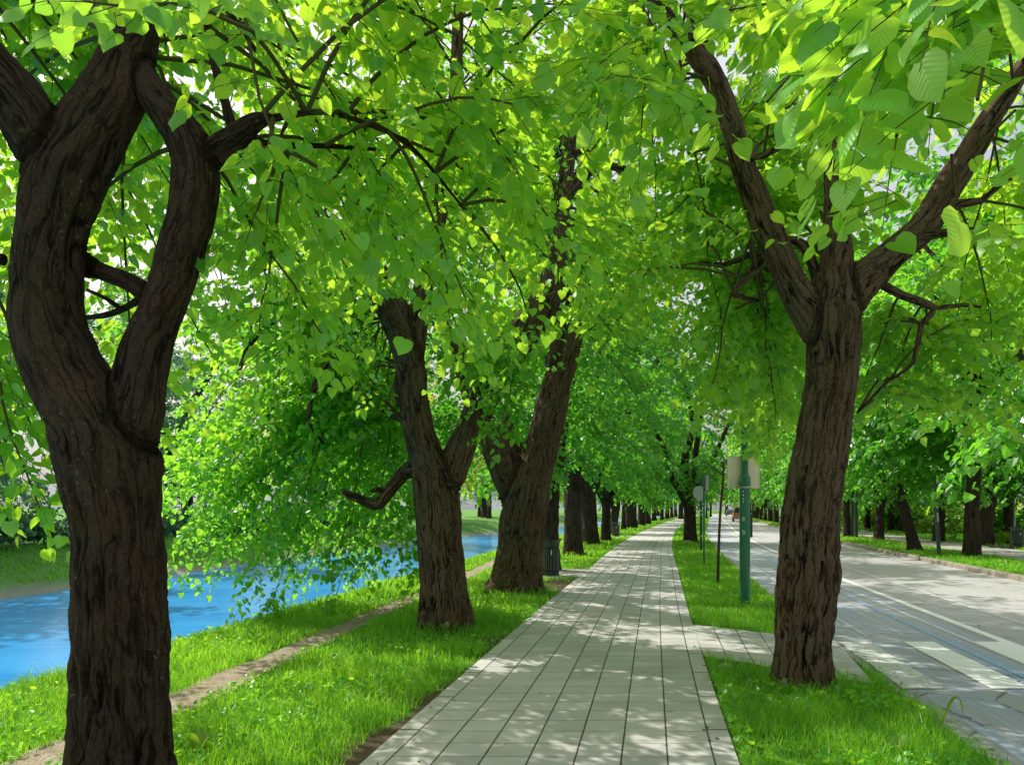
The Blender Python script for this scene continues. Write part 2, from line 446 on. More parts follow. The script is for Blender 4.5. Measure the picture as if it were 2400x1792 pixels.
# ------------------------------------------------------------------ tubes and trunks
def catmull(pts, step):
    p = np.asarray(pts, float)
    if len(p) == 2: p = np.stack([p[0], p[0] * .5 + p[1] * .5, p[1]])
    q = np.vstack([2 * p[0] - p[1], p, 2 * p[-1] - p[-2]]); out = []
    for i in range(1, len(q) - 2):
        a, b, c_, d = q[i - 1:i + 3]
        L = np.linalg.norm(c_[:3] - b[:3]); n = max(2, int(L / step))
        t = np.linspace(0, 1, n, endpoint=False)[:, None]
        out.append(.5 * ((2 * b) + (-a + c_) * t + (2 * a - 5 * b + 4 * c_ - d) * t ** 2 + (-a + 3 * b - 3 * c_ + d) * t ** 3))
    out.append(p[-1:]); r = np.vstack(out); r[:, 3] = np.maximum(r[:, 3], .003); return r
def frames(p):
    t = np.gradient(p, axis=0); t /= np.linalg.norm(t, axis=1)[:, None] + 1e-9
    a = np.array([1., 0, 0]) if abs(t[0, 0]) < .9 else np.array([0, 1., 0])
    n = np.zeros_like(t); n[0] = a - t[0] * a.dot(t[0]); n[0] /= np.linalg.norm(n[0])
    for i in range(1, len(t)):
        v = n[i - 1] - t[i] * n[i - 1].dot(t[i]); n[i] = v / (np.linalg.norm(v) + 1e-9)
    return t, n, np.cross(t, n)
def tube(path, n=8, cap=True):
    p, r = path[:, :3], path[:, 3]; t, a, b = frames(p); m = len(p)
    th = np.arange(n) * 2 * PI / n
    v = p[:, None] + r[:, None, None] * (np.cos(th)[None, :, None] * a[:, None] + np.sin(th)[None, :, None] * b[:, None])
    v = v.reshape(-1, 3)
    i, k = np.meshgrid(np.arange(m - 1), np.arange(n), indexing='ij'); k2 = (k + 1) % n
    f = np.stack([i * n + k, i * n + k2, (i + 1) * n + k2, (i + 1) * n + k], -1).reshape(-1, 4)
    loops = f.ravel(); counts = np.full(len(f), 4)
    if cap:
        loops = np.concatenate([loops, np.arange(n)[::-1], (m - 1) * n + np.arange(n)]); counts = np.concatenate([counts, [n, n]])
    s = np.concatenate([[0], np.cumsum(np.linalg.norm(np.diff(p, axis=0), axis=1))])
    loc = np.stack([np.tile(np.cos(th), m) * np.repeat(r, n), np.tile(np.sin(th), m) * np.repeat(r, n), np.repeat(s, n)], 1)
    return v, loops, counts, loc
def cat(parts):
    vs, ls, cs, ex = [], [], [], []; b = 0
    for v, l, c_, e in parts:
        vs.append(v); ls.append(np.asarray(l) + b); cs.append(c_); ex.append(e); b += len(v)
    return np.vstack(vs), np.concatenate(ls), np.concatenate(cs), np.vstack(ex)

def trunk_mesh(name, limbs, thin=(), voxel=.02, flare=.35, amp=.012, lump=.03, seed=0, fine=1.0):
    """stem and main limbs as one skin with furrowed bark; thin limbs as tapered tubes in the same mesh"""
    rng = np.random.default_rng(seed)
    smp, parts = [], []
    for k, L in enumerate(limbs):
        p = catmull(L, .05)
        if k == 0 and flare:
            s = p[:, 2] - p[0, 2]; p[:, 3] *= 1 + flare * np.exp(-np.maximum(s, 0) / .22)
        parts.append(tube(p, 18)); t, a, b = frames(p[:, :3])
        s = np.concatenate([[0], np.cumsum(np.linalg.norm(np.diff(p[:, :3], axis=0), axis=1))]) + k * 7.3
        smp.append(np.hstack([p, t, a, b, s[:, None]]))
    smp = np.vstack(smp)
    v, l, cn, _ = cat(parts)
    tmp = bpy.data.objects.new('tmp', mesh_np('tmp', v, l, cn)); C.objects.link(tmp)
    md = tmp.modifiers.new('r', 'REMESH'); md.mode = 'VOXEL'; md.voxel_size = voxel; md.adaptivity = 0
    sm = tmp.modifiers.new('s', 'SMOOTH'); sm.iterations = 6; sm.factor = .5
    dg = bpy.context.evaluated_depsgraph_get(); me = bpy.data.meshes.new_from_object(tmp.evaluated_get(dg))
    bpy.data.objects.remove(tmp)
    nv = len(me.vertices); V = np.zeros(nv * 3, np.float32); me.vertices.foreach_get('co', V); V = V.reshape(-1, 3).astype(float)
    N = np.zeros(nv * 3, np.float32); me.vertex_normals.foreach_get('vector', N); N = N.reshape(-1, 3).astype(float)
    nl = len(me.loops); LI = np.zeros(nl, np.int32); me.loops.foreach_get('vertex_index', LI)
    CN = np.zeros(len(me.polygons), np.int32); me.polygons.foreach_get('loop_total', CN)
    bpy.data.meshes.remove(me)
    bark = np.zeros((nv, 3)); rad = np.zeros(nv)
    for i in range(0, nv, 4000):
        d = V[i:i + 4000, None] - smp[None, :, :3]; dist = np.maximum(np.linalg.norm(d, axis=2) / smp[None, :, 3], .3)
        w = 1.0 / (dist + 1e-3) ** 26; w /= w.sum(1)[:, None]
        bark[i:i + 4000, 0] = (w * (d * smp[None, :, 7:10]).sum(2)).sum(1)
        bark[i:i + 4000, 1] = (w * (d * smp[None, :, 10:13]).sum(2)).sum(1)
        bark[i:i + 4000, 2] = (w * smp[None, :, 13]).sum(1)
        rad[i:i + 4000] = smp[dist.argmin(1), 3]
    ang = np.arctan2(bark[:, 1], bark[:, 0])
    q = bark * np.array([1, 1, .2]); q = q + .05 * np.stack([fbm(bark * 3, 2, seed + 5), fbm(bark * 3, 2, seed + 6), 0 * ang], 1)
    rid = 1 - 2 * np.abs(fbm(q * 13 * fine, 3, seed + 1)) * 1.6
    rid2 = fbm(q * 34 * fine, 2, seed + 2)
    lum = fbm(bark * np.array([2.6, 2.6, 1.6]), 3, seed + 3)
    flt = np.sin(ang * 5 + bark[:, 2] * .8 + seed) * np.exp(-np.maximum(V[:, 2] - limbs[0][0][2], 0) / .5)
    k = np.clip(rad / .2, .15, 1.3)
    disp = k * (amp * rid + amp * .4 * rid2 + lump * lum + .03 * flt * (flare > 0))
    V = V + N * disp[:, None]
    fis = np.clip(rid * .8 + rid2 * .5, -1, 1)
    out = [(V, LI, CN, np.hstack([bark, fis[:, None]]))]
    for L in thin:
        vv, ll, cc, loc = tube(catmull(L, .12), 7)
        out.append((vv, ll, cc, np.hstack([loc + np.array([0, 0, rng.uniform(0, 9)]), np.zeros((len(vv), 1))])))
    V, l, cn, e = cat(out)
    return mesh_np(name, V, l, cn, smooth=True, attrs={'bark': ('FLOAT_VECTOR', e[:, :3]), 'fis': ('FLOAT', e[:, 3])})

# ------------------------------------------------------------------ leaves
LEAF_HI = np.array([(0, 0), (.28, -.10), (.53, .12), (.54, .46), (.30, .80), (0, 1.12)])
LEAF_LO = np.array([(0, 0), (.52, .10), (.42, .66), (0, 1.1)])
_MID = np.array([(0, 0), (0, .12), (0, .30), (0, .52), (0, .78), (0, 1.0), (0, 1.15)])
_SID = np.array([(.20, -.11), (.46, -.01), (.56, .21), (.53, .48), (.37, .76), (.15, .99)])
def leaf_geo(pos, fwd, up, size, hi=True, rng=None):
    """many leaves: blade along fwd, normal near up; folded on the midrib and curled at the tip"""
    n = len(pos)
    fwd = fwd / (np.linalg.norm(fwd, axis=1)[:, None] + 1e-9)
    side = np.cross(fwd, up); side /= np.linalg.norm(side, axis=1)[:, None] + 1e-9
    nor = np.cross(side, fwd)
    if hi: pts = np.vstack([_MID, _SID, _SID * np.array([-1, 1])])
    else: pts = np.vstack([LEAF_LO, LEAF_LO[1:-1] * np.array([-1, 1])])
    k = len(pts)
    fold = rng.uniform(.0, .34, n); curl = rng.uniform(-.08, .42, n); twist = rng.uniform(-.3, .3, n)
    x = pts[:, 0][None] * rng.uniform(.82, 1.1, n)[:, None]; y = np.repeat(pts[:, 1][None], n, 0)
    if hi:
        jit = rng.normal(0, .022, (n, k)); jit[:, :7] = 0
        x = x * (1 + jit * 1.5); y = y + jit * .8
        ed = (np.abs(x) > .3)
    z = np.abs(x) * fold[:, None] - curl[:, None] * y * y + twist[:, None] * x * y
    if hi: z = z - (np.abs(x) ** 2) * rng.uniform(-.3, .9, n)[:, None] + ed * rng.normal(0, .02, (n, k))
    v = pos[:, None] + size[:, None, None] * (x[..., None] * side[:, None] + y[..., None] * fwd[:, None] + z[..., None] * nor[:, None])
    base = (np.arange(n) * k)[:, None]
    if not hi:
        m = len(LEAF_LO); right = np.arange(m); left = np.concatenate([[0, m - 1], np.arange(k - 1, m - 1, -1)])
        f = np.concatenate([base + right[None], base + left[None]], 1)
        return v.reshape(-1, 3), f.ravel(), np.full(2 * n, m), None
    fl, cnt = [], []
    for j in range(5): fl += [j, 7 + j, 8 + j, j + 1]; cnt.append(4)
    fl += [5, 12, 6]; cnt.append(3)
    for j in range(5): fl += [j + 1, 14 + j, 13 + j, j]; cnt.append(4)
    fl += [6, 18, 5]; cnt.append(3)
    fl = np.array(fl)
    return v.reshape(-1, 3), (base + fl[None]).ravel(), np.tile(cnt, n), np.tile(pts[fl], (n, 1))

def bough(start, tip, sag, rng, wob=.12, n=9):
    """an arching branch from start to tip: rises first, then droops"""
    start, tip = np.asarray(start, float), np.asarray(tip, float)
    t = np.linspace(0, 1, n)[:, None]; L = np.linalg.norm(tip - start)
    p = start + (tip - start) * t
    p[:, 2] += sag * L * (4 * t * (1 - t))[:, 0] * (1.15 - .5 * t[:, 0])
    p += np.cumsum(rng.normal(0, wob * L / n, (n, 3)), 0) * np.sin(t * PI * .5)
    return p

CLEAR = [([(1905, 760), (1858, 670), (1797, 530), (1745, 400), (1702, 255), (1640, 138), (1560, 30)], 42, 6.7, .10),
         ([(1990, 690), (2110, 580), (2215, 450), (2318, 285), (2400, 155)], 42, 6.7, .10),
         ([(1010, 980), (975, 930), (955, 820), (930, 755)], 48, 10.0, .06), ([(1240, 760), (1290, 690)], 40, 10.4, .5),
         ([(1290, 960), (1330, 840)], 50, 14.5, .1), ([(1316, 600), (1320, 480), (1328, 340)], 26, 14.6, .1), ([(1340, 440), (1450, 390)], 14, 14.6, .15),
         ([(1070, 190), (1072, 60)], 26, 10.0, .15), ([(900, 1172), (808, 1152)], 22, 9.8, .1)]
def clear_view(p, rng):
    ok = np.ones(len(p), bool)
    yy = np.maximum(p[:, 1], .1); X = 1200 + p[:, 0] / yy * FPX; Y = HOR - (p[:, 2] - EYE) / yy * FPX
    for line, hw, dep, keepf in CLEAR:
        L = np.array(line, float); d = np.full(len(p), 1e9)
        for a_, b_ in zip(L[:-1], L[1:]):
            ab = b_ - a_; t = np.clip(((X - a_[0]) * ab[0] + (Y - a_[1]) * ab[1]) / ab.dot(ab), 0, 1)
            d = np.minimum(d, np.hypot(X - a_[0] - t * ab[0], Y - a_[1] - t * ab[1]))
        ok &= ~((d < hw + 60 / yy) & (p[:, 1] < dep) & (rng.uniform(0, 1, len(p)) > keepf))
    return ok

def crown_mesh(name, boughs, size, seed, hi=True, twig_gap=.17, twig_len=(.3, .75), leaf_gap=.062, first=.22, keep=None, droop=.30, woody=True, bough_r=.014):
    rng = np.random.default_rng(seed)
    parts = []; LP, LF, LU, LS = [], [], [], []
    for bi, bp in enumerate(boughs):
        d = np.diff(bp, axis=0); seg = np.linalg.norm(d, axis=1); L = seg.sum(); cum = np.concatenate([[0], np.cumsum(seg)])
        nt = max(3, int(L * (1 - first) / twig_gap * 2))
        ss = np.sort(rng.uniform(first, 1, nt)) * L; ss[-1] = L * .995
        wood_keep = True
        for j, s in enumerate(ss):
            i = min(np.searchsorted(cum, s) - 1, len(d) - 1); i = max(i, 0)
            p = bp[i] + d[i] * ((s - cum[i]) / seg[i]); dr = d[i] / seg[i]
            if keep is not None and not keep(p): continue
            hs = np.cross(dr, [0, 0, 1.]); hn = np.linalg.norm(hs)
            hs = hs / hn if hn > .05 else np.array([math.cos(bi), math.sin(bi), 0])
            sg = 1 if j % 2 else -1
            if j == nt - 1: td = dr
            else: td = dr * rng.uniform(.3, .9) + hs * sg * rng.uniform(.5, 1.1) + np.array([0, 0, rng.uniform(-.35, .3)])
            td = td / np.linalg.norm(td)
            tl = rng.uniform(*twig_len) * (1 - .35 * s / L)
            nl = max(3, int(tl / leaf_gap)); q = (np.arange(nl) + .6) / nl
            dp = droop * tl * rng.uniform(.5, 1.3)
            pts = p + td * (tl * q)[:, None]; pts[:, 2] -= dp * q ** 2
            tang = np.tile(td, (nl, 1)); tang[:, 2] -= 2 * dp / tl * q; tang /= np.linalg.norm(tang, axis=1)[:, None]
            sd = np.cross(tang, [0, 0, 1.]); sd /= np.linalg.norm(sd, axis=1)[:, None] + 1e-6
            alt = np.where(np.arange(nl) % 2 == 0, 1, -1)[:, None]; alt[-1] = 0
            fw = tang * rng.uniform(.35, .9, (nl, 1)) + sd * alt * rng.uniform(.6, 1.1, (nl, 1)) + rng.normal(0, .18, (nl, 3))
            fw[:, 2] -= rng.uniform(.0, .7, nl)
            up = np.array([0, 0, 1.]) + rng.normal(0, .38 if hi else .30, (nl, 3))
            LP.append(pts + sd * alt * .012); LF.append(fw); LU.append(up); LS.append(size * rng.uniform(.55, 1.2, nl))
            if woody and (keep is None or clear_view((p + td * tl * .5)[None], rng)[0]):
                e = p + td * tl; e[2] -= dp; mpt = p + td * tl * .5; mpt[2] -= dp * .25
                parts.append(tube(np.array([[*p, .0024], [*mpt, .0018], [*e, .001]]), 3, False))
        if woody and (keep is None or keep(bp[len(bp) // 2]) or keep(bp[-1])):
            rr = np.linspace(bough_r, .004, len(bp))
            pw = np.hstack([bp, rr[:, None]])
            if keep is not None:
                ok = np.array([bool(keep(x, True)) for x in bp]); 
                if not ok.all():
                    pw = pw[:max(2, int(np.argmin(ok)))]
            parts.append(tube(pw, 5, False))
    pos, fw, up, sz = np.vstack(LP), np.vstack(LF), np.vstack(LU), np.concatenate(LS)
    if keep is not None:
        k_ = clear_view(pos + fw / np.linalg.norm(fw, axis=1)[:, None] * (sz * .5)[:, None], rng); pos, fw, up, sz = pos[k_], fw[k_], up[k_], sz[k_]
    v, l, cn, uv = leaf_geo(pos, fw, up, sz, hi, rng)
    nleaf = len(cn)
    if parts:
        pv, plp, pc, _ = cat(parts)
        l = np.concatenate([l, plp + len(v)]); v = np.vstack([v, pv]); cn = np.concatenate([cn, pc])
        if uv is not None: uv = np.vstack([uv, np.zeros((len(plp), 2))])
    mi = np.zeros(len(cn), np.int32); mi[nleaf:] = 1
    return mesh_np(name, v, l, cn, mi, hi, uv), len(pos)

def auto_boughs(anchors, n, rng, R=(2.2, 4.2), zlo=2.2, zhi=9., sag=.12, center=None, top=False):
    """boughs from limb anchors out to a crown shell around the stem"""
    out = []; A = np.asarray(anchors, float)
    ctr = A.mean(0) if center is None else np.asarray(center, float)
    for k in range(n):
        h = rng.uniform(0, 1) ** 1.15; z = zlo + (zhi - zlo) * h
        shell = math.sqrt(max(.08, 1 - (max(0, h - .25) / .78) ** 2)) * (.78 + .22 * min(1, h / .25))
        az = rng.uniform(0, 2 * PI); r = rng.uniform(*R) * shell
        tip = np.array([ctr[0] + r * math.cos(az), ctr[1] + r * math.sin(az), z])
        w = np.linalg.norm((A - tip) * np.array([1, 1, 1.3]), axis=1) + rng.uniform(0, 2.4, len(A)) + np.where(A[:, 2] > z + 2.5, 2.5, 0)
        a = A[w.argmin()]
        out.append(bough(a, tip, sag * rng.uniform(.4, 1.5), rng))
    return out
def along(limb, n, t0=.35):
    p = catmull(limb, .1)[:, :3]; i = np.linspace(t0 * (len(p) - 1), len(p) - 1, n).astype(int); return list(p[i])

# visibility of the lane under the near crowns: branches are lopped above head height and away from the stems
_r1 = np.array([(1905, 760), (1858, 670), (1797, 530), (1745, 400), (1702, 255), (1640, 138), (1560, 30), (1960, 620), (2110, 580), (2215, 450), (2318, 285)])
_r1 = np.vstack([np.linspace(_r1[i], _r1[i + 1], 6) for i in (0, 1, 2, 3, 4, 5, 7, 8, 9)])
_r1 = np.stack([(_r1[:, 0] - 1200) / FPX, (HOR - _r1[:, 1]) / FPX], 1)
def lop(p, wood=False):
    x, y, z = p
    if y < 1.0: return False
    e = (z - EYE) / y; l = x / y
    if y < 6.75 and l > .12:                                    # the fork of the furrowed tree stays open
        d = np.hypot(_r1[:, 0] - l, _r1[:, 1] - e).min()
        if d < .02 and math.sin(x * 9.1 + y * 7.7 + z * 5.3) < .88: return False
    if y < 3.9 and l < -.34: return e > .60
    if y < 3.9 and l < -.05: return e > .42
    if y < 6.5 and .33 < l < .47: return e > .30
    if y < 6.3 and l >= .47: return e > .10 and z > 2.2
    if y < 9.6 and -.36 < l <= .33: return e > .20 + .05 * math.sin(l * 23 + y)
    if y < 14.5 and -.06 < l < .36: return e > .13
    if y < 14.5 and l >= .36: return e > .06 and z > 2.2
    return z > .15

def hero(name, label, group, base, limbs, thin, boughs, bark, leaf, size, seed, voxel, keep=lop, lump=.03, amp=.012, flare=.35, fine=1., **kw):
    root = thing(name, label, 'tree', tuple(base), 0, group)
    off = np.array([*base, 0.])
    sub = lambda Ls: [np.asarray(L, float) - off for L in Ls]
    tm = trunk_mesh('trunk', sub(limbs), sub(thin), voxel, flare, amp, lump, seed, fine)
    link('trunk', tm, [M[bark]], root)
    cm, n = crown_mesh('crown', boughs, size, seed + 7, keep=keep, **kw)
    co = np.zeros(len(cm.vertices) * 3, np.float32); cm.vertices.foreach_get('co', co); co = co.reshape(-1, 3) - np.asarray(base, np.float32)
    cm.vertices.foreach_set('co', co.ravel())
    link('crown', cm, [M[leaf], M['twig']], root)
    print(name, 'leaves', n, 'trunk verts', len(tm.vertices))
    return root

def lin(L, k=6):
    L = np.array(L); return np.vstack([np.linspace(a_, b_, k, endpoint=False) for a_, b_ in zip(L[:-1], L[1:])] + [L[-1:]])
def lim(D, pts):             # limb given as (px, py, half width px[, depth])
    out = []
    for q in pts:
        d = q[3] if len(q) > 3 else D
        out.append([*P(q[0], q[1], d), q[2] / FPX * d])
    return out

ROW = 'lime trees in a row between the river and the path'
STRIP = 'trees on the grass strip between path and road'

# ------------------------------------------------------------------ the four near trees
rng = np.random.default_rng(11)
# 1. the great forked tree at the river side
b1 = np.array([-2.03, 4.0, 0.])
s0 = lim(4.0, [(288, 1912, 108), (287, 1750, 102), (284, 1550, 100), (280, 1380, 99), (275, 1230, 96), (258, 1090, 102), (218, 985, 92), (158, 880, 82), (112, 765, 80), (112, 640, 76), (130, 520, 78), (158, 410, 84), (215, 310, 76, 4.05), (270, 215, 64, 4.1), (305, 105, 54, 4.15), (322, 0, 46, 4.2), (330, -160, 46, 4.3), (350, -420, 34, 4.5), (330, -800, 18, 4.6)])
s1 = lim(4.0, [(282, 1085, 62), (318, 960, 62), (332, 860, 58), (358, 765, 54), (400, 665, 52), (430, 570, 50), (453, 480, 50), (458, 400, 49), (440, 335, 46), (395, 270, 36, 4.05), (345, 200, 34, 4.1), (315, 130, 30, 4.15)])
s2 = lim(4.0, [(150, 470, 52), (108, 350, 62, 3.97), (45, 245, 60, 3.9), (-30, 150, 56, 3.85), (-130, 0, 46, 3.8), (-260, -250, 34, 3.8), (-330, -500, 18, 3.8)])
s3 = lim(4.0, [(458, 400, 32), (505, 352, 32), (560, 318, 26), (600, 285, 20), (640, 275, 10)])
s4 = lim(4.0, [(170, 610, 26, 4.1), (235, 635, 22, 4.15), (300, 660, 22, 4.1), (345, 690, 26, 4.05)])
t1 = [lim(4.0, [(548, 318, 13), (528, 240, 11), (505, 160, 10), (486, 60, 9), (478, -40, 8), (500, -300, 5)]),
      lim(4.0, [(330, 700, 9, 4.1), (285, 725, 8, 4.3), (240, 740, 7, 4.4), (190, 745, 5, 4.6)]),
      lim(4.0, [(285, 725, 6, 4.2), (250, 700, 5, 4.3), (205, 680, 4, 4.4)]),
      lim(4.0, [(10, 610, 14, 4.1), (-60, 590, 11, 4.1), (-160, 560, 8, 4.2)]),
      lim(4.0, [(600, 285, 10), (680, 270, 8), (760, 262, 7, 4.2), (860, 290, 6, 4.4), (960, 340, 5, 4.6), (1080, 480, 3, 4.8)]),
      lim(4.0, [(560, 318, 9), (640, 340, 8, 4.1), (760, 342, 6, 4.3), (880, 350, 4, 4.5)]),
      lim(4.0, [(478, -40, 7), (560, 60, 7, 3.9), (600, 120, 5, 3.9)])]
anch = along(s0, 14, .62) + along(s2, 10, .4) + along(s1, 8, .7) + along(s3, 4, .4) + along(t1[4], 6, .3) + along(t1[0], 5, .3)
B = auto_boughs(anch, 42, rng, (1.8, 4.6), 2.6, 6.4, .14, center=(-1.7, 4.6, 4.5))
for k in range(18):           # branches reaching out over the path
    a = anch[rng.integers(len(anch))]
    B.append(bough(a, (rng.uniform(-1.6, 1.0), rng.uniform(3.2, 7.6), rng.uniform(2.5, 4.4)), .10, rng))
_st = along(t1[4], 14, .1) + along(t1[5], 8, .2) + along(t1[0], 6, .4)
for k in range(14):
    B.append(bough(_st[rng.integers(len(_st))], P(rng.uniform(560, 1300), rng.uniform(120, 760), rng.uniform(3.6, 5.2)), .10, rng))
for q in ((-60, 590, 130, 1020), (-100, 560, 40, 1180), (-140, 560, 20, 1060), (-140, 560, 110, 1150), (-150, 560, -20, 1250)):
    B.append(bough(P(q[0], q[1], 4.2), P(q[2], q[3], rng.uniform(4.2, 5.2)), .08, rng))
for k in range(30):
    u = rng.uniform(0, 1)
    B.append(bough((s2[5] if k % 2 else s0[14])[:3], (rng.uniform(-7.5, -1.3), rng.uniform(5.5, 11), 2.0 + 6. * u), .12, rng))
def lop1(p, wood=False):
    x, y, z = p
    l = x / max(y, .1)
    if l < -.55 and y > 4.1: return z > 1.5
    return lop(p, wood)
hero('lime_tree', 'massive dark lime tree forking low into two twisting stems beside the river bank', ROW, b1, [s0, s1, s2, s3, s4], t1, B, 'bark_dark', 'leaf_near', .080, 3, .014, keep=lop1, lump=.035, amp=.019, flare=.12)

# 2. the furrowed tree between path and road
b2 = np.array([2.57, 6.78, 0.])
r0 = lim(6.78, [(1882, 1622, 62), (1880, 1560, 62), (1881, 1480, 62), (1888, 1400, 65), (1895, 1330, 66), (1898, 1230, 61), (1912, 1120, 60), (1930, 1010, 58), (1948, 900, 55), (1955, 820, 56), (1952, 745, 60), (1956, 690, 48), (1962, 610, 35, 6.85), (1960, 520, 26, 6.9), (1950, 360, 20, 7.0), (1930, 100, 20, 7.2), (1960, -200, 12, 7.3)])
r1 = lim(6.78, [(1945, 830, 30), (1900, 740, 40), (1858, 670, 34), (1826, 600, 33), (1797, 530, 32), (1770, 460, 29), (1745, 400, 27), (1726, 330, 26), (1702, 255, 25), (1672, 185, 25), (1640, 138, 26), (1598, 88, 22), (1552, 22, 17), (1510, -60, 13), (1470, -260, 8)])
r2 = lim(6.78, [(1958, 770, 32), (2005, 675, 42), (2060, 625, 36), (2110, 580, 32), (2160, 535, 33), (2215, 450, 33), (2265, 370, 31), (2318, 285, 27), (2375, 195, 24), (2460, 60, 20), (2560, -200, 13)])
r3 = lim(6.78, [(1645, 140, 18), (1652, 90, 16), (1668, 30, 12), (1680, -60, 9)])
r4 = lim(6.78, [(1640, 120, 14), (1622, 60, 12), (1612, 0, 9)])
t2 = [lim(6.78, [(1922, 700, 14), (1912, 640, 13, 6.9), (1890, 585, 12, 6.9), (1868, 565, 11, 6.9), (1835, 562, 8, 6.85)]),
      lim(6.78, [(1806, 560, 11, 6.9), (1780, 610, 10, 7.0), (1745, 655, 9, 7.0), (1720, 690, 8, 7.0), (1780, 705, 4, 7.1)]),
      lim(6.78, [(1795, 590, 8, 6.9), (1750, 600, 7, 7.1), (1700, 620, 6, 7.3), (1640, 615, 4, 7.5)]),
      lim(6.78, [(2040, 650, 11), (2110, 690, 10, 6.9), (2190, 722, 9, 7.0), (2160, 760, 7, 7.0), (2140, 850, 5, 7.0), (2085, 890, 4, 7.0), (2010, 965, 2.5, 7.1)]),
      lim(6.78, [(2190, 722, 6, 7.0), (2260, 715, 5, 7.1), (2300, 720, 3, 7.1)]),
      lim(6.78, [(2170, 530, 16), (2240, 480, 12, 6.8), (2300, 470, 8, 6.8), (2360, 420, 6, 6.8), (2440, 400, 4, 6.8)]),
      lim(6.78, [(2130, 560, 14), (2200, 548, 11, 6.6), (2280, 540, 8, 6.4)]),
      lim(6.78, [(1735, 370, 9), (1790, 365, 8, 6.6), (1850, 330, 6, 6.4), (1900, 300, 4, 6.2)])]
anch = along(r0, 8, .72) + along(r1, 13, .4) + along(r2, 13, .35) + along(t2[5], 4, .3) + along(t2[1], 4, .3)
B = auto_boughs(anch, 42, rng, (1.8, 4.4), 2.9, 6.8, .13, center=(2.7, 6.8, 5.0))
for k in range(15):           # hanging low over the verge close by
    B.append(bough((along(t2[7], 6, .3) + along(t2[5], 6, .3) + along(r2, 8, .6))[rng.integers(20)], P(rng.uniform(1780, 2400), rng.uniform(40, 460), rng.uniform(1.7, 3.4)), .12, rng))
for k in range(8):
    B.append(bough((along(r1, 10, .6))[rng.integers(10)], P(rng.uniform(1300, 1800), rng.uniform(60, 480), rng.uniform(2.6, 4.5)), .10, rng))
for k in range(9):
    a = anch[rng.integers(len(anch))]
    B.append(bough(a, (rng.uniform(.4, 2.2), rng.uniform(5.5, 9.5), rng.uniform(3.0, 5.2)), .10, rng))
for k in range(14):           # sprays hanging over the road behind the stem
    B.append(bough((along(t2[3], 6, .2) + along(t2[6], 6, .2) + along(r2, 8, .4))[rng.integers(20)], P(rng.uniform(2000, 2420), rng.uniform(680, 1080), rng.uniform(7.2, 9.5)), .10, rng))
for k in range(26):
    B.append(bough((r1[6] if k % 2 else r0[12])[:3], (rng.uniform(1.4, 4.4), rng.uniform(8.0, 12.5), rng.uniform(3.8, 7.)), .12, rng))
for k in range(7):
    B.append(bough(P(1760, 560, 7.0), P(rng.uniform(1600, 1850), rng.uniform(740, 980), rng.uniform(7.5, 10.)), .08, rng))
for k in range(14):
    B.append(bough(P(1790, 560, 7.2), P(rng.uniform(1665, 1820), rng.uniform(915, 1025), rng.uniform(10.5, 12.3)), .08, rng))
def lop2(p, wood=False):
    x, y, z = p
    l = x / max(y, .1); e = (z - EYE) / max(y, .1)
    if 3.4 < y < 6.9 and .17 < l < .60 and .0 < e < .55 and math.sin(x * 5.1 + z * 4.3) < .35: return False
    if y > 6.9 and l > .18: return e > .09 + .06 * math.sin(l * 31)
    return lop(p, wood)
hero('lime_tree', 'furrowed brown tree with wide V fork growing between the path and the road', STRIP, b2, [r0, r1, r2, r3, r4], t2, B, 'bark', 'leaf_near', .088, 21, .014, keep=lop2, lump=.02, amp=.017, flare=.12)

# 3. the stout tree with the elbow branch
b3 = np.array([-.9, 10.2, 0.])
m0 = lim(10.2, [(1042, 1482, 60), (1040, 1420, 57), (1037, 1340, 54), (1033, 1260, 53), (1026, 1190, 54), (1018, 1130, 52), (995, 1060, 40), (980, 1000, 37), (970, 930, 36), (962, 860, 35), (948, 800, 36), (925, 745, 36), (905, 690, 38), (890, 640, 22), (860, 560, 15), (840, 420, 10)])
m1 = lim(10.2, [(1025, 1190, 32), (1062, 1095, 34), (1092, 1020, 30), (1118, 950, 30, 10.4), (1160, 880, 34, 10.5), (1200, 820, 38, 10.6), (1245, 755, 38, 10.6), (1285, 695, 34, 10.6), (1300, 620, 20, 10.7), (1330, 450, 12, 11.), (1350, 250, 8, 11.)])
m2 = lim(10.2, [(962, 850, 30), (975, 780, 26), (985, 710, 24), (1010, 600, 20), (1045, 430, 18), (1066, 250, 16), (1072, 90, 14), (1080, -100, 9)])
m3 = lim(10.2, [(945, 950, 18), (936, 905, 16), (944, 870, 14)])
_unused = lim(10.2, [(985, 1085, 20), (945, 1110, 16), (920, 1145, 14, 10.1), (904, 1172, 14, 10.05), (897, 1179, 14, 10.0), (886, 1180, 13, 10.0), (850, 1170, 11, 9.95), (808, 1153, 10, 9.9)])
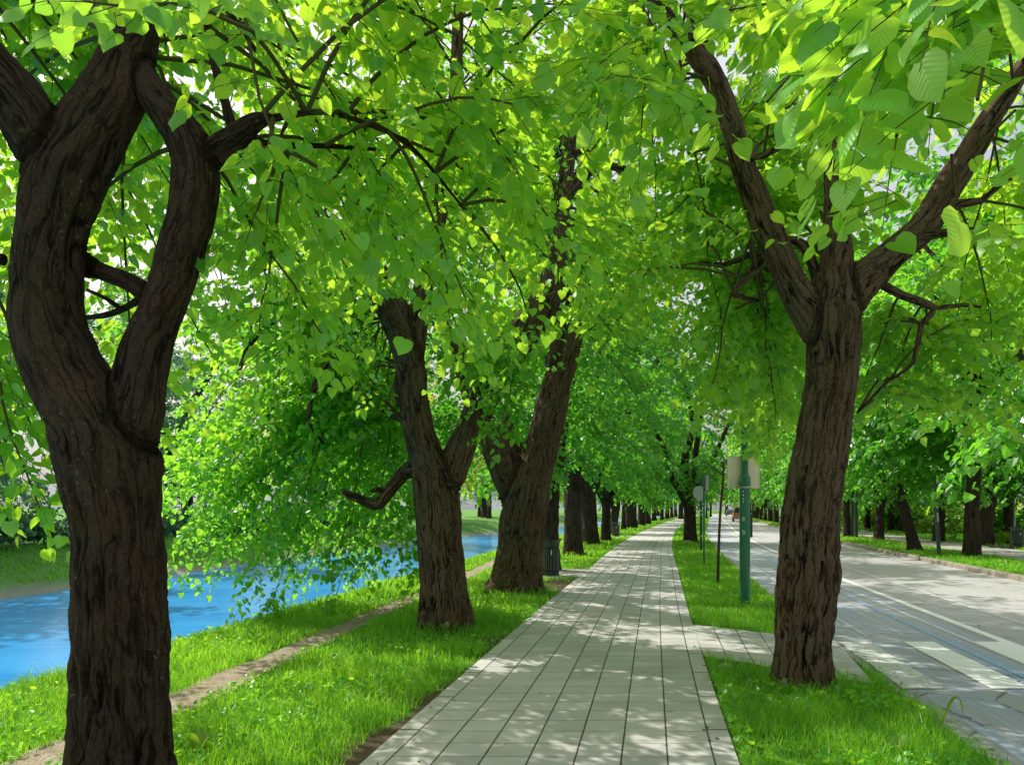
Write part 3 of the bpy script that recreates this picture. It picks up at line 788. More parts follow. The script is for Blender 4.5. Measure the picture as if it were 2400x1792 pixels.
t3 = [lin(lim(10.2, [(985, 1085, 24), (943, 1110, 17), (889, 1180, 14, 10.0), (878, 1183, 13, 10.0), (820, 1160, 10, 9.9), (803, 1150, 6, 9.85)])), lin(lim(10.2, [(905, 1150, 9, 10.05), (885, 1146, 7, 10.0), (868, 1150, 3, 10.0)])), lim(10.2, [(905, 690, 16), (850, 660, 12), (790, 690, 10), (720, 720, 9, 10.0), (650, 745, 8, 9.8), (590, 800, 7, 9.7), (560, 870, 5, 9.6)]),
      lim(10.2, [(900, 700, 12), (840, 760, 9), (790, 830, 8, 10.4), (740, 900, 7, 10.4), (725, 990, 5, 10.5), (760, 1040, 3, 10.5)]),
      lim(10.2, [(720, 720, 7, 10.0), (700, 640, 6, 10.), (690, 580, 5, 10.), (705, 500, 4, 10.)]),
      lim(10.2, [(650, 745, 5, 9.8), (600, 650, 4, 9.8), (660, 620, 3, 9.8)]),
      lim(10.2, [(960, 1000, 8), (930, 970, 6), (900, 940, 4, 10.4)]),
      lim(10.2, [(1300, 620, 12, 10.7), (1240, 560, 9, 10.6), (1180, 540, 6, 10.5)]),
      lim(10.2, [(1325, 470, 10, 11.), (1390, 400, 8, 11.), (1450, 390, 6, 11.), (1520, 420, 4, 11.)]),
      lim(10.2, [(1330, 440, 8, 11.), (1380, 440, 6, 11.), (1440, 480, 4, 11.)]),
      lim(10.2, [(1340, 360, 8, 11.), (1420, 350, 5, 11.), (1480, 330, 3, 11.)])]
anch = along(m0, 9, .7) + along(m1, 12, .35) + along(m2, 10, .3) + along(t3[2], 5, .3)
B = auto_boughs(anch, 52, rng, (2.0, 4.8), 3.2, 9.5, .12, center=(-.9, 10.4, 5.5))
for k in range(52):           # the curtain of branches drooping to the water
    a = (m0[9][:3], m0[11][:3], m0[12][:3], m0[7][:3])[k % 4]
    u = rng.uniform(0, 1)
    tip = (-1.9 - 4.2 * u + rng.normal(0, .3), rng.uniform(10.4, 15.0), rng.uniform(-.2, 2.6) + .5 * abs(u - .45))
    B.append(bough(a, tip, .16, rng))
for k in range(16):
    B.append(bough(m0[11][:3], P(rng.uniform(420, 900), rng.uniform(420, 900), rng.uniform(8.0, 10.5)), .12, rng))
for k in range(9):            # sprays hanging before the fork
    B.append(bough(m1[6][:3], P(rng.uniform(1040, 1190), rng.uniform(850, 1060), rng.uniform(9.3, 10.0)), .10, rng))
for k in range(22):  # extra upper boughs, mostly unseen, added to shade the path
    B.append(bough(m2[4][:3], (rng.uniform(-5.5, .5), rng.uniform(10, 14), rng.uniform(5, 9.5)), .10, rng))
def lop3(p, wood=False):
    x, y, z = p
    l = x / y; e = (z - EYE) / y
    if 9.2 < y < 10.1 and -.10 < l < .03 and e > .07: return True
    if l < -.14: return z > -.6 and (y > 8)
    if -.14 <= l < -.04 and y < 11: return e > .28 or y > 10.6
    return lop(p, wood)
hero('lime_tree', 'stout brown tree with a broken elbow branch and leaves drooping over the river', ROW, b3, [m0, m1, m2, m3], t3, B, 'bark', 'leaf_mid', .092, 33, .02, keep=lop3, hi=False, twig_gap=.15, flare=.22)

# 4. the widest tree by the bin
b4 = np.array([.05, 14.8, 0.])
w0 = lim(14.8, [(1208, 1392, 64), (1212, 1350, 56), (1220, 1280, 53), (1226, 1210, 54), (1234, 1150, 56), (1256, 1090, 44), (1274, 1020, 40), (1290, 960, 38), (1306, 900, 35), (1328, 840, 28), (1350, 740, 22), (1360, 560, 15), (1375, 350, 10)])
w1 = lim(14.8, [(1222, 1210, 34), (1190, 1110, 40), (1165, 1050, 34), (1145, 1010, 30), (1120, 960, 26), (1095, 900, 20), (1060, 780, 13)])
w2 = lim(14.8, [(1226, 1130, 24, 15.), (1214, 1060, 18, 15.2), (1195, 1010, 14, 15.3), (1180, 960, 10, 15.4)])
w3 = lim(14.8, [(1296, 940, 26), (1306, 820, 20), (1312, 650, 17), (1320, 480, 15), (1328, 350, 13), (1336, 200, 8)])
t4 = [lim(14.8, [(1320, 440, 9), (1380, 400, 8), (1440, 395, 6), (1500, 430, 4)]), lim(14.8, [(1326, 370, 8), (1390, 352, 6), (1450, 340, 4)]), lim(14.8, [(1318, 500, 8), (1285, 400, 6), (1270, 330, 4)])]
anch = along(w0, 10, .55) + along(w1, 8, .45) + along(w3, 10, .3)
B = auto_boughs(anch, 84, rng, (2.0, 5.0), 3.0, 10.5, .12, center=(.3, 15, 6))
for k in range(26):  # more upper boughs added out of sight to keep the path shaded
    B.append(bough(w3[4][:3], (rng.uniform(-5, 1), rng.uniform(14, 19), rng.uniform(5, 10.5)), .10, rng))
for k in range(16):
    B.append(bough(w1[4][:3], (rng.uniform(-3.5, -1.2), rng.uniform(14, 19), rng.uniform(1.2, 3)), .14, rng))
def lop4(p, wood=False):
    x, y, z = p; l = x / y; e = (z - EYE) / y
    if l < -.05: return z > 1.0
    if y < 15.2 and -.05 <= l < .08: return e > .20
    return e > .09
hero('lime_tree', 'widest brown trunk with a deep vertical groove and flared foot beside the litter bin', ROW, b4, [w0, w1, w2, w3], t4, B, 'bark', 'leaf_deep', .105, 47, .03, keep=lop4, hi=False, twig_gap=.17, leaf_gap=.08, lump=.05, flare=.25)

# ------------------------------------------------------------------ trees further off: a few built once, then copied
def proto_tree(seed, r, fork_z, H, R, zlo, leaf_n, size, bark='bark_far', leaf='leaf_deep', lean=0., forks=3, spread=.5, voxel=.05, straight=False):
    rng = np.random.default_rng(seed)
    root = thing('street_tree', None, 'tree')
    lx = lean
    tr_ = [[0, 0, -.1, r * 1.08], [lx * .25, .02, fork_z * .3, r * .92], [lx * .6, -.03, fork_z * .65, r * .86], [lx, 0, fork_z, r * .9]]
    limbs = [tr_ + [[lx + rng.normal(0, .15), rng.normal(0, .15), fork_z + (H - fork_z) * t, r * (.75 - .6 * t)] for t in (.25, .5, .8)]]
    for k in range(forks):
        az = 2 * PI * k / forks + rng.uniform(-.4, .4) + seed
        d = np.array([math.cos(az), math.sin(az), 0]) * spread
        zz = fork_z * rng.uniform(.8, 1.05) if not straight else fork_z * 1.2
        L = (H - zz)
        limbs.append([[lx * .9, 0, zz - .25, r * .62]] + [[lx * .9 + d[0] * L * t * 1.1 + rng.normal(0, .08), d[1] * L * t * 1.1 + rng.normal(0, .08), zz + L * .85 * t, r * (.58 - .45 * t)] for t in (.2, .45, .75)])
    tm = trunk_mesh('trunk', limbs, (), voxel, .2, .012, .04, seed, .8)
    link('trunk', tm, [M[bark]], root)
    anch = []
    for L in limbs: anch += along(L, 4, .45)
    B = auto_boughs(anch, leaf_n, rng, R, zlo, H * 1.05, .12, center=(lx, 0, H * .55))
    k = size / .1
    cm, n = crown_mesh('crown', B, size, seed + 3, hi=False, twig_gap=.17 * k, twig_len=(.3 * k ** .6, .75 * k ** .6), leaf_gap=.062 * k ** .8, woody=False, first=.15)
    link('crown', cm, [M[leaf], M['twig']], root)
    print('proto', seed, n)
    return root

protos = {
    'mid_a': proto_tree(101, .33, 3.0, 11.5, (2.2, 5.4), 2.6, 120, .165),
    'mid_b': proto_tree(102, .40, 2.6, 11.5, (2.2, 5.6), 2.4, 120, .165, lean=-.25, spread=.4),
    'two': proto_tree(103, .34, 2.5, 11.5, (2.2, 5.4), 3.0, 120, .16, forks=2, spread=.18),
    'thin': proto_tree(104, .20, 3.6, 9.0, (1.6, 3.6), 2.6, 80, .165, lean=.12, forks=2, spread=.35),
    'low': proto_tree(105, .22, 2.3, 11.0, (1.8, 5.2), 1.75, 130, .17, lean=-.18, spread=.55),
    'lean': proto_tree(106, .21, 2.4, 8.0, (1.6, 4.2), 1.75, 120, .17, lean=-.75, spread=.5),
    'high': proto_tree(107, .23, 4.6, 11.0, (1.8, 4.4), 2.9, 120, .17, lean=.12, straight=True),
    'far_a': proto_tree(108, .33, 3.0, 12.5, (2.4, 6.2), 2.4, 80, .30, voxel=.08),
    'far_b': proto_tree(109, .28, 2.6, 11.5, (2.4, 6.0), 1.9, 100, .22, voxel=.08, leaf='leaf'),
}
used = set()
def plant(kind, x, y, z, s, rot, label, group, sc=None, name='lime_tree'):
    p = protos[kind]
    o = p if kind not in used else copy_tree(p)
    used.add(kind); o.name = name
    o.location = (x, y, z); o.rotation_euler = (0, 0, rot); o.scale = sc or (s, s, s * (1.3 if y > 62 else 1.0))
    tag(o, label, 'tree', group); return o
def at(px, D): return (px - 1200) / FPX * D

ORD = ['first', 'second', 'third', 'fourth', 'fifth', 'sixth', 'seventh', 'eighth', 'ninth', 'tenth', 'eleventh', 'twelfth', 'thirteenth', 'fourteenth', 'fifteenth', 'sixteenth', 'seventeenth', 'eighteenth', 'nineteenth', 'twentieth']
row = [('mid_a', 1290, 20.0, .78, .4, 'dark trunk standing directly behind the slatted litter bin nearest the path bend'),
       ('two', 1343, 26.4, 1.0, .1, 'trunk splitting into two upright parallel stems, just beyond the litter bin'),
       ('mid_b', 1384, 34.5, 1.05, .6, 'broad trunk curving at its foot, next after the two-stemmed trunk by the path'),
       ('mid_a', 1420, 38.5, .75, 2.1, 'slim dark trunk just in front of the far litter bin on the river side'),
       ('mid_b', 1437, 49., .75, 3.0, 'dark trunk standing directly behind the far litter bin'),
       ('thin', 1461, 58., .9, .3, 'thinnest leaning trunk of the river row, just past the far litter bin'),
       ('mid_b', 1480, 64., 1.2, 1.2, 'thick trunk next after the thin leaning one in the river row'),
       ('mid_a', 1503, 74., 1.1, 4.0, None), ('two', 1518, 80., 1.0, 2.0, None),
       ('far_a', 1533, 100., 1., 1., None), ('far_b', 1552, 108., 1., 2., None), ('far_a', 1564, 124., 1.1, 3., None), ('far_b', 1574, 140., 1.1, 4., None), ('far_a', 1583, 160., 1.1, 5., None)]
for i, (k, px, D, s, rot, lb) in enumerate(row):
    plant(k, at(px, D), D, 0, s, rot, lb or f'{ORD[i + 3]} trunk of the river-side row along the path, counted from the forked near tree', ROW)
# a second file of trees on the bank itself, whose crowns close the view over the water
for i, (k, u, D, s, lb) in enumerate([('far_b', 1.6, 88, .9, 'crown leaning out over the water behind the far end of the river row')]):
    plant(k, float(bk(D)) + u, D, -.1, s, i * 1.7, lb, ROW)
for k, px, D, s, rot, lb in [('mid_b', 1619, 36.5, .78, .9, 'squat dark trunk with a pale stone at its foot on the strip by the path'),
                             ('mid_a', 1596, 122., 1.2, 2.2, 'far dark trunk standing where the path disappears'),
                             ('thin', 1656, 138., .8, 1.0, 'thin far tree on the tip of the grass strip'),
                             ('far_b', 1666, 155., .8, 2.0, 'farthest small tree at the kerb end of the grass strip')]:
    plant(k, at(px, D), D, 0, s, rot, lb, STRIP)
FAR = 'trees on the verge across the road'
for k, px, D, s, rot, lb in [('high', 2278, 24.0, 1.0, .2, 'tall straight grey trunk across the road, beside the leaning post'),
                             ('lean', 2146, 27.2, 1.0, 0., 'trunk leaning strongly to one side on the far verge'),
                             ('low', 2059, 35.5, 1.0, 3.4, 'short forked trunk on the far verge between leaning trunk and paired posts'),
                             ('thin', 1986, 40.6, 1.0, 2.6, 'upright dark trunk beside the pair of green posts on the far verge'),
                             ('low', 1944, 48., 1.0, 1.0, 'dark trunk on the far verge just past the paired posts'),
                             ('low', 2580, 16., 1.1, 2.0, 'crown reaching over the road, on the verge before the tall straight trunk')]:
    plant(k, at(px, D), D, STEP, s, rot, lb, FAR)
fr = [(58, 'low'), (66, 'mid_a'), (73, 'low'), (80, 'mid_a'), (88, 'far_a'), (96, 'far_b'), (104, 'far_a'), (113, 'far_b'), (123, 'far_a'), (134, 'far_b'), (146, 'far_a'), (160, 'far_b')]
for i, (D, k) in enumerate(fr):
    plant(k, float(c(D)) + 7.1, D, STEP, .92, i * 1.3, f'{ORD[i]} trunk of the dense far row across the road, counted from the paired posts', FAR)
WOOD = 'park trees behind the far footpath'
wood = [('two', 2201, 35., .72, 1.5, 'two-stemmed dark trunk behind the far footpath, seen past the leaning post'),
        ('mid_b', 2306, 31.6, .8, 3.1, 'black twisted trunk behind the far footpath, close behind the straight trunk'),
        ('mid_a', 2363, 35., .75, 2.0, 'broad pale trunk behind the slatted bin across the road'),
        ('thin', 2033, 56., 1., .5, 'slender trunk deep behind the short forked trunk across the road'),
        ('low', 1961, 52., 1., 1.5, 'trunk behind the far footpath, seen between paired posts and furrowed tree'),
        ('thin', 2088, 52., .9, 2.5, 'thin sapling trunk between short forked and leaning trunks across the road'),
        ('thin', 2112, 50., .9, 4.5, 'thin sapling trunk close by the top of the leaning trunk')]
for k, px, D, s, rot, lb in wood: plant(k, at(px, D), D, STEP, s, rot, lb, WOOD)
rr = random.Random(5)
for i in range(17):
    D = 47 + i * 6.; off = 15 + rr.uniform(0, 9)
    plant(('far_b', 'far_a')[i % 2], float(c(D)) + off, D, STEP, rr.uniform(1.45, 2.0), rr.uniform(0, 6), f'{ORD[i]} leafy tree in the park wood behind the far footpath, going away', WOOD)
# trees closing the avenue at its far end
for i in range(11):
    plant(('far_a', 'far_b')[i % 2], 2 + i * 9.5 + rr.uniform(-2, 2), 196 + rr.uniform(0, 25), 0, rr.uniform(1.1, 1.5), rr.uniform(0, 6), f'{ORD[i]} hazy tree closing the far end of the avenue, from river to park', 'trees closing the far end of the avenue')

# trees across the river: haze put into a bluer leaf colour
def recolour(src, leaf):
    n = copy_tree(protos[src])
    for ch in n.children:
        if ch.name.startswith('crown'):
            ch.data = ch.data.copy(); ch.data.materials[0] = M[leaf]
    return n
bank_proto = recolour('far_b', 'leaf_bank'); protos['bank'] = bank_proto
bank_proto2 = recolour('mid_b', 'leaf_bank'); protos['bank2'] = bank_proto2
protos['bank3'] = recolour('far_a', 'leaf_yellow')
BANK = 'trees on the opposite river bank'
for i in range(20):
    D = 29 + i * 4.5 + i * i * .22; x = float(bk(D)) - 22 - (i % 3) * 3.5 - rr.uniform(0, 2)
    kb = 'bank3' if i > 4 and i % 3 == 0 else ('bank', 'bank2')[i % 2]
    plant(kb, x, D, .1, rr.uniform(.9, 1.4), rr.uniform(0, 6), f'{ORD[i]} {"sunlit yellow-green" if kb == "bank3" else "blue-green"} tree on the opposite river bank, going upstream', BANK)

# ------------------------------------------------------------------ shrubs
def shrub_proto(seed, R, H, n, size, leaf):
    rng = np.random.default_rng(seed); B = []
    for k in range(n):
        az = rng.uniform(0, 2 * PI); r = R * math.sqrt(rng.uniform(.05, 1)); z = H * rng.uniform(.15, 1) * math.sqrt(max(.05, 1 - (r / R) ** 2 * .8))
        B.append(bough((rng.normal(0, .15), rng.normal(0, .15), 0), (r * math.cos(az), r * math.sin(az), z), .15, rng))
    root = thing('shrub', None, 'shrub')
    k = size / .1
    cm, nn = crown_mesh('foliage', B, size, seed, hi=False, twig_gap=.17 * k, twig_len=(.25 * k ** .5, .5 * k ** .5), leaf_gap=.07 * k ** .8, first=.2, woody=False)
    link('foliage', cm, [M[leaf], M['twig']], root)
    st = [[[rng.normal(0, .1), rng.normal(0, .1), -.05, .03], [*(b[4] * .9), .02], [*b[7], .006]] for b in B[:8]]
    sv = cat([tube(catmull(s, .3), 5) for s in st])
    link('stem', mesh_np('stem', sv[0], sv[1], sv[2], smooth=True, attrs={'bark': ('FLOAT_VECTOR', sv[3])}), [M['bark_far']], root)
    return root
sp = {'a': shrub_proto(201, 1.7, 3.0, 46, .17, 'leaf_deep'), 'b': shrub_proto(202, 1.5, 2.3, 40, .17, 'leaf_yellow'), 'c': shrub_proto(203, .9, .9, 26, .12, 'shrub_leaf')}
sused = set()
def shrub(k, x, y, z, s, rot, label, group):
    o = sp[k] if k not in sused else copy_tree(sp[k]); sused.add(k); o.name = 'shrub'
    o.location = (x, y, z); o.scale = (s, s, s); o.rotation_euler = (0, 0, rot); tag(o, label, 'shrub', group)
HG = 'shrubs along the park edge behind the far footpath'
for i in range(18):
    D = 36.5 + i * 2.9; off = 13.6 + (i % 3) * 1.1
    shrub('ab'[i % 2], float(c(D)) + off, D, STEP, rr.uniform(.9, 1.35), rr.uniform(0, 6), f'{ORD[i]} leafy shrub of the thicket along the far footpath, going away', HG)
shrub('c', at(2366, 31.5), 31.5, STEP, .95, .4, 'low spreading shrub just above the slatted bin across the road', HG)
sb = copy_tree(sp['b'])
for ch in sb.children:
    if ch.name.startswith('foliage'): ch.data = ch.data.copy(); ch.data.materials[0] = M['leaf_bank']
sp['bank'] = sb
for i in range(20):
    D = 22 + i * 2.6
    shrub('bank', float(bk(D)) - 19.6 - rr.uniform(0, 1.6), D, .05, rr.uniform(.9, 1.5), rr.uniform(0, 6), f'{ORD[i]} shrub on top of the opposite bank, going upstream', 'shrubs on the opposite bank')

# ------------------------------------------------------------------ ground, river, road, path
ys = np.concatenate([np.arange(-14, 2, 2.), np.arange(2, 26, .25), np.arange(26, 60, 1.), np.arange(60, 240, 6.), [260, 320, 420, 600]])
def zprofile(u):              # u: metres from the near bank edge, + towards the path
    return np.interp(u, [-400, -60, -22, -19, -17, -15.2, -14.2, -8, -2.6, -2.0, -1.1, -.4, .15, 500], [1.5, .6, .15, .05, -.55, -1.25, -1.6, -2., -1.7, -1.35, -.75, -.16, 0, 0])
def soil_shade_at(x, y):
    s = np.zeros_like(x)
    p_l = pl(y)
    s += np.exp(-((x - p_l + .02) / .10) ** 2) * np.where(y < 9, .75, .3)                           # earth along the path edge
    s += 1.1 * np.exp(-(((x - .95) / .5) ** 2 + ((y - 16.2) / 1.4) ** 2))                          # worn soil by the wide tree
    s += .9 * np.exp(-(((x + .75) / .45) ** 2 + ((y - 5.15) / .5) ** 2)) + .7 * np.exp(-(((x - 2.25) / .3) ** 2 + ((y - 7.0) / .45) ** 2))
    s += .7 * np.exp(-(((x + .3) / .5) ** 2 + ((y - 9.4) / .4) ** 2)) + .6 * np.exp(-(((x + 1.05) / .4) ** 2 + ((y - 6.5) / .4) ** 2))
    s += .8 * np.exp(-(((x - 2.35) / .22) ** 2 + ((y - 10.9) / .25) ** 2))
    s += 1.2 * np.exp(-(((x - 14.7) / 1.2) ** 2 + ((y - 28.) / 1.) ** 2))  # shadow by the leaning far trunk, painted in as dark soil tone
    return np.clip(s, 0, 1.2)
us_left = np.concatenate([[-400, -150, -80, -45, -30], np.arange(-24, -13, .8), [-12, -8, -4, -2.6, -2.0], np.arange(-1.7, .3, .28)])
rows = []
for y in ys:
    b, pL, pR, c0 = float(bk(y)), float(pl(y)), float(pr(y)), float(c(y))
    xs = list(b + us_left) + list(np.linspace(b + .5, pL - .15, 16)) + list(np.linspace(pL + .02, pR - .02, 4)) + list(np.linspace(pR + .15, c0, 8)) + [c0 + 2, c0 + 4, c0 + ROADW + .07, c0 + ROADW + .075, c0 + 7, c0 + 8, c0 + 9.5, c0 + 11, c0 + 13, c0 + 16, c0 + 22, c0 + 40, c0 + 90, c0 + 400]
    rows.append(xs)
X = np.array(rows); Y = np.repeat(ys[:, None], X.shape[1], 1)
Z = zprofile(X - bk(ys)[:, None])
rel = X - c(ys)[:, None]
Z = np.where(rel > ROADW + .072, STEP, Z)
Z = Z + np.where((X - bk(ys)[:, None] < .2), n2(X.ravel(), Y.ravel(), .5, 4).reshape(X.shape) * .12 * np.clip((.2 - (X - bk(ys)[:, None])) / 1., 0, 1), 0)
nr, nc = X.shape
ii, jj = np.meshgrid(np.arange(nr - 1), np.arange(nc - 1), indexing='ij')
F = np.stack([ii * nc + jj, ii * nc + jj + 1, (ii + 1) * nc + jj + 1, (ii + 1) * nc + jj], -1).reshape(-1, 4)
soil = soil_shade_at(X.ravel(), Y.ravel()); soil[rel.ravel() > 12] *= .5
bankm = ((X - bk(ys)[:, None]) < -13).ravel().astype(float)
gm = mesh_np('ground', np.stack([X.ravel(), Y.ravel(), Z.ravel()], 1), F.ravel(), np.full(len(F), 4), smooth=True, attrs={'soil': ('FLOAT', soil), 'bank': ('FLOAT', bankm)})
tag(link('ground', gm, [M['ground']]), kind='structure')

def ribbon(name, fl, fr_, y0, y1, dy, z, mat, ncol=2, w=None, kind='structure', parent=None, wav=0.):
    yy = np.arange(y0, y1 + 1e-6, dy); t = np.linspace(0, 1, ncol)
    a, b = fl(yy), fr_(yy)
    if wav:
        a = a + wav * n2(yy, yy * 0, 1.1, 8, 3); b = b + wav * n2(yy, yy * 0 + 5, 1.1, 9, 3)
    Xr = a[:, None] + (b - a)[:, None] * t[None]; Yr = np.repeat(yy[:, None], ncol, 1)
    Zr = np.full_like(Xr, z)
    s = np.concatenate([[0], np.cumsum(np.hypot(np.diff(yy), np.diff(a)))])
    U = np.tile(t[None] * (w or 1), (len(yy), 1)) if w else Xr - a[:, None]
    V = np.repeat(s[:, None], ncol, 1)
    i, j = np.meshgrid(np.arange(len(yy) - 1), np.arange(ncol - 1), indexing='ij')
    f = np.stack([i * ncol + j, i * ncol + j + 1, (i + 1) * ncol + j + 1, (i + 1) * ncol + j], -1).reshape(-1)
    uv = np.stack([U.ravel()[f], V.ravel()[f]], 1)
    me = mesh_np(name, np.stack([Xr.ravel(), Yr.ravel(), Zr.ravel()], 1), f, np.full(len(f) // 4, 4), uv=uv)
    o = link(name, me, [mat], parent)
    if kind: o['kind'] = kind
    return o
ribbon('river_water', lambda y: bk(y) - 15.6, lambda y: bk(y) - 1.6, -14, 320, 2., -1.3, M['water'], 4)
ribbon('road', lambda y: c(y), lambda y: c(y) + ROADW, -10, 240, .5, .004, M['asphalt'], 12)
ribbon('paved_path', pl, pr, -8, 200, .25, .016, M['tiles'], 8, 2.36)
ribbon('far_footpath', lambda y: c(y) + FSTRIP, lambda y: c(y) + FPATH, 2, 200, .5, STEP + .006, M['pave_far'], 3)
ribbon('dirt_trail', lambda y: tr(y) - .22, lambda y: tr(y) + .22, -4, 42, .12, .007, M['trail'], 5, wav=.17)
# kerb along the far side of the road
yy = np.arange(-6, 200, .5); prof = [(ROADW - .06, 0.), (ROADW - .055, .105), (ROADW - .03, .128), (ROADW + .10, .130), (ROADW + .12, .09)]
kv = np.array([[float(c(y)) + o, y, z + .0] for y in yy for o, z in prof]); m = len(prof)
i, j = np.meshgrid(np.arange(len(yy) - 1), np.arange(m - 1), indexing='ij')
kf = np.stack([i * m + j, (i + 1) * m + j, (i + 1) * m + j + 1, i * m + j + 1], -1).reshape(-1)
tag(link('kerb', mesh_np('kerb', kv, kf, np.full(len(kf) // 4, 4), attrs={'along': ('FLOAT', np.repeat(yy, m))}), [M['kerb']]), kind='structure')
# painted markings
ribbon('lane_line', lambda y: c(y) + 2.03, lambda y: c(y) + 2.16, 2, 150, .5, .009, M['paint'])
ribbon('lane_line', lambda y: c(y) + 1.66, lambda y: c(y) + 1.73, 2, 90, .5, .009, M['paint_thin'])
ribbon('lane_line', lambda y: c(y) + 2.98, lambda y: c(y) + 3.05, 2, 120, .5, .009, M['paint_thin'])
ribbon('lane_line', lambda y: c(y) + 1.36, lambda y: c(y) + 1.43, 4, 26, .5, .009, M['paint_blue'])
ribbon('lane_line', lambda y: c(y) + 1.0, lambda y: c(y) + 1.03, 9.6, 60, .5, .009, M['paint_thin'])
ribbon('lane_line', lambda y: c(y) + .52, lambda y: c(y) + .56, 9.6, 60, .5, .009, M['paint_thin'])
for k, off in enumerate([.08, .86, 1.68, 2.5, 3.3, 4.1, 4.9]):
    ribbon('crosswalk_stripe', lambda y: c(y) + off, lambda y: c(y) + off + (.36 if k else .38), 6.8, 9.2, .2, .0135, M['paint_worn'] if k == 0 else M['paint'], 3)
# the spur of paving to the crossing
q = [(2.47, 10.60), (2.07, 8.30), (3.30, 6.98), (3.90, 9.25)]
def spur():
    n = 12; vs, uvs = [], []
    a, b, d, e = [np.array(x) for x in (q[0], q[1], q[2], q[3])]
    for i in range(n + 1):
        s = i / n; p0 = a + (e - a) * s; p1 = b + (d - b) * s
        for j in range(n + 1):
            t = j / n; p = p0 + (p1 - p0) * t; vs.append((p[0], p[1], .0115)); uvs.append((.15 + s * 1.75, t * 2.28))
    f = [(i * (n + 1) + j, i * (n + 1) + j + 1, (i + 1) * (n + 1) + j + 1, (i + 1) * (n + 1) + j) for i in range(n) for j in range(n)]
    f = [x[::-1] for x in f]; fl = np.array(f).ravel()
    me = mesh_np('paved_spur', np.array(vs), fl, np.full(len(f), 4), uv=np.array(uvs)[fl])
    tag(link('paved_spur', me, [M['tiles']]), kind='structure')
spur()
def slab(name, pts, z0, z1, mat):
    n = len(pts); mb = MB(); mb.add([(x, y, z0) for x, y in pts] + [(x, y, z1) for x, y in pts], [tuple(range(n, 2 * n))] + [(i, (i + 1) % n, n + (i + 1) % n, n + i) for i in range(n)])
    return tag(mb.build(name, mat), kind='structure')
slab('paved_pad', [(.55, 17.75), (float(pl(17.75)) - .005, 17.75), (float(pl(20.4)) - .005, 20.4), (.75, 20.4)], .0, .017, M['pave_far'])
slab('paved_pad', [(5.2, 42.6), (float(pl(42.6)) - .005, 42.6), (float(pl(45.)) - .005, 45.), (5.4, 45.)], .0, .03, M['pave_far'])
slab('bin_slab', [(18.35, 28.3), (21., 28.3), (21., 29.6), (18.35, 29.6)], STEP, STEP + .06, M['kerb'])

# ------------------------------------------------------------------ grass (no one could count the blades)
def in_spur(x, y):
    inside = np.ones(len(x), bool); n = len(q)
    for k in range(n):
        (x0, y0), (x1, y1) = q[k], q[(k + 1) % n]
        inside &= ((x1 - x0) * (y - y0) - (y1 - y0) * (x - x0)) > -.03
    return inside
def grass(name, label, zones, seed, allow, zf, broad=None, rings=()):
    rng = np.random.default_rng(seed); PX, PY, HH, WW = [], [], [], []
    for y0, y1, fl, fr_, dens, h, w in zones:
        ym = np.linspace(y0, y1, 20); area = float(np.mean(fr_(ym) - fl(ym)) * (y1 - y0)); n = int(area * dens)
        y = rng.uniform(y0, y1, n); x = fl(y) + (fr_(y) - fl(y)) * rng.uniform(0, 1, n)
        cl = n2(x, y, 2.2, seed, 3); k = allow(x, y, rng) & (rng.uniform(-.9, .5, n) < cl + .55)
        x, y, cl = x[k], y[k], cl[k]
        PX.append(x); PY.append(y); HH.append(h * rng.uniform(.35, 1.2, len(x)) ** 1.2 * (1 + .95 * cl) * np.where(rng.uniform(0, 1, len(x)) < .02, 1.7, 1)); WW.append(w * rng.uniform(.7, 1.3, len(x)))
    for rx, ry, rad, cnt, h0, w0 in rings:
        a_ = rng.uniform(0, 2 * PI, cnt); r_ = rad + np.abs(rng.normal(0, .10, cnt))
        PX.append(rx + np.cos(a_) * r_); PY.append(ry + np.sin(a_) * r_); HH.append(h0 * rng.uniform(.5, 1.5, cnt)); WW.append(np.full(cnt, w0))
    x, y, h, w = map(np.concatenate, (PX, PY, HH, WW)); n = len(x)
    az = rng.uniform(0, 2 * PI, n); ba = rng.uniform(0, 2 * PI, n); bend = rng.uniform(.1, .9, n) * h
    z = zf(x, y)
    base = np.stack([x, y, z - .01], 1); sd = np.stack([np.cos(az), np.sin(az), 0 * az], 1) * w[:, None] * .5; bd = np.stack([np.cos(ba), np.sin(ba), 0 * ba], 1) * bend[:, None]
    upv = np.array([0, 0, 1.])
    mid = base + upv * (h * .55)[:, None] + bd * .3
    tip = base + upv * (h * .95)[:, None] + bd
    v = np.stack([base - sd, base + sd, mid + sd * .75, mid - sd * .75, tip], 1).reshape(-1, 3)
    b = (np.arange(n) * 5)[:, None]
    l = np.concatenate([b + np.array([0, 1, 2, 3]), b + np.array([3, 2, 4])], 1).ravel(); cn = np.tile([4, 3], n)
    if broad:
        fl, fr_, y0, y1, nb = broad
        yb = y0 + (y1 - y0) * rng.uniform(0, 1, nb) ** 1.6; xb = fl(yb) + (fr_(yb) - fl(yb)) * rng.uniform(0, 1, nb)
        k = allow(xb, yb, rng) & (n2(xb, yb, .9, seed + 4, 2) > .02); xb, yb = xb[k], yb[k]; m = len(xb)
        aa = rng.uniform(0, 2 * PI, m)
        fw = np.stack([np.cos(aa), np.sin(aa), rng.uniform(.1, 1.6, m)], 1)
        bp = np.stack([xb, yb, zf(xb, yb) + rng.uniform(.03, .10, m)], 1)
        lv, ll, lc, _ = leaf_geo(bp, fw, np.array([0, 0, 1.]) + rng.normal(0, .3, (m, 3)), rng.uniform(.018, .05, m), False, rng)
        l = np.concatenate([l, ll + len(v)]); v = np.vstack([v, lv]); cn = np.concatenate([cn, lc])
    print(name, 'blades', n)
    tag(link('grass', mesh_np('grass', v, l, cn), [M['grass']]), label, 'grass', None, 'stuff')
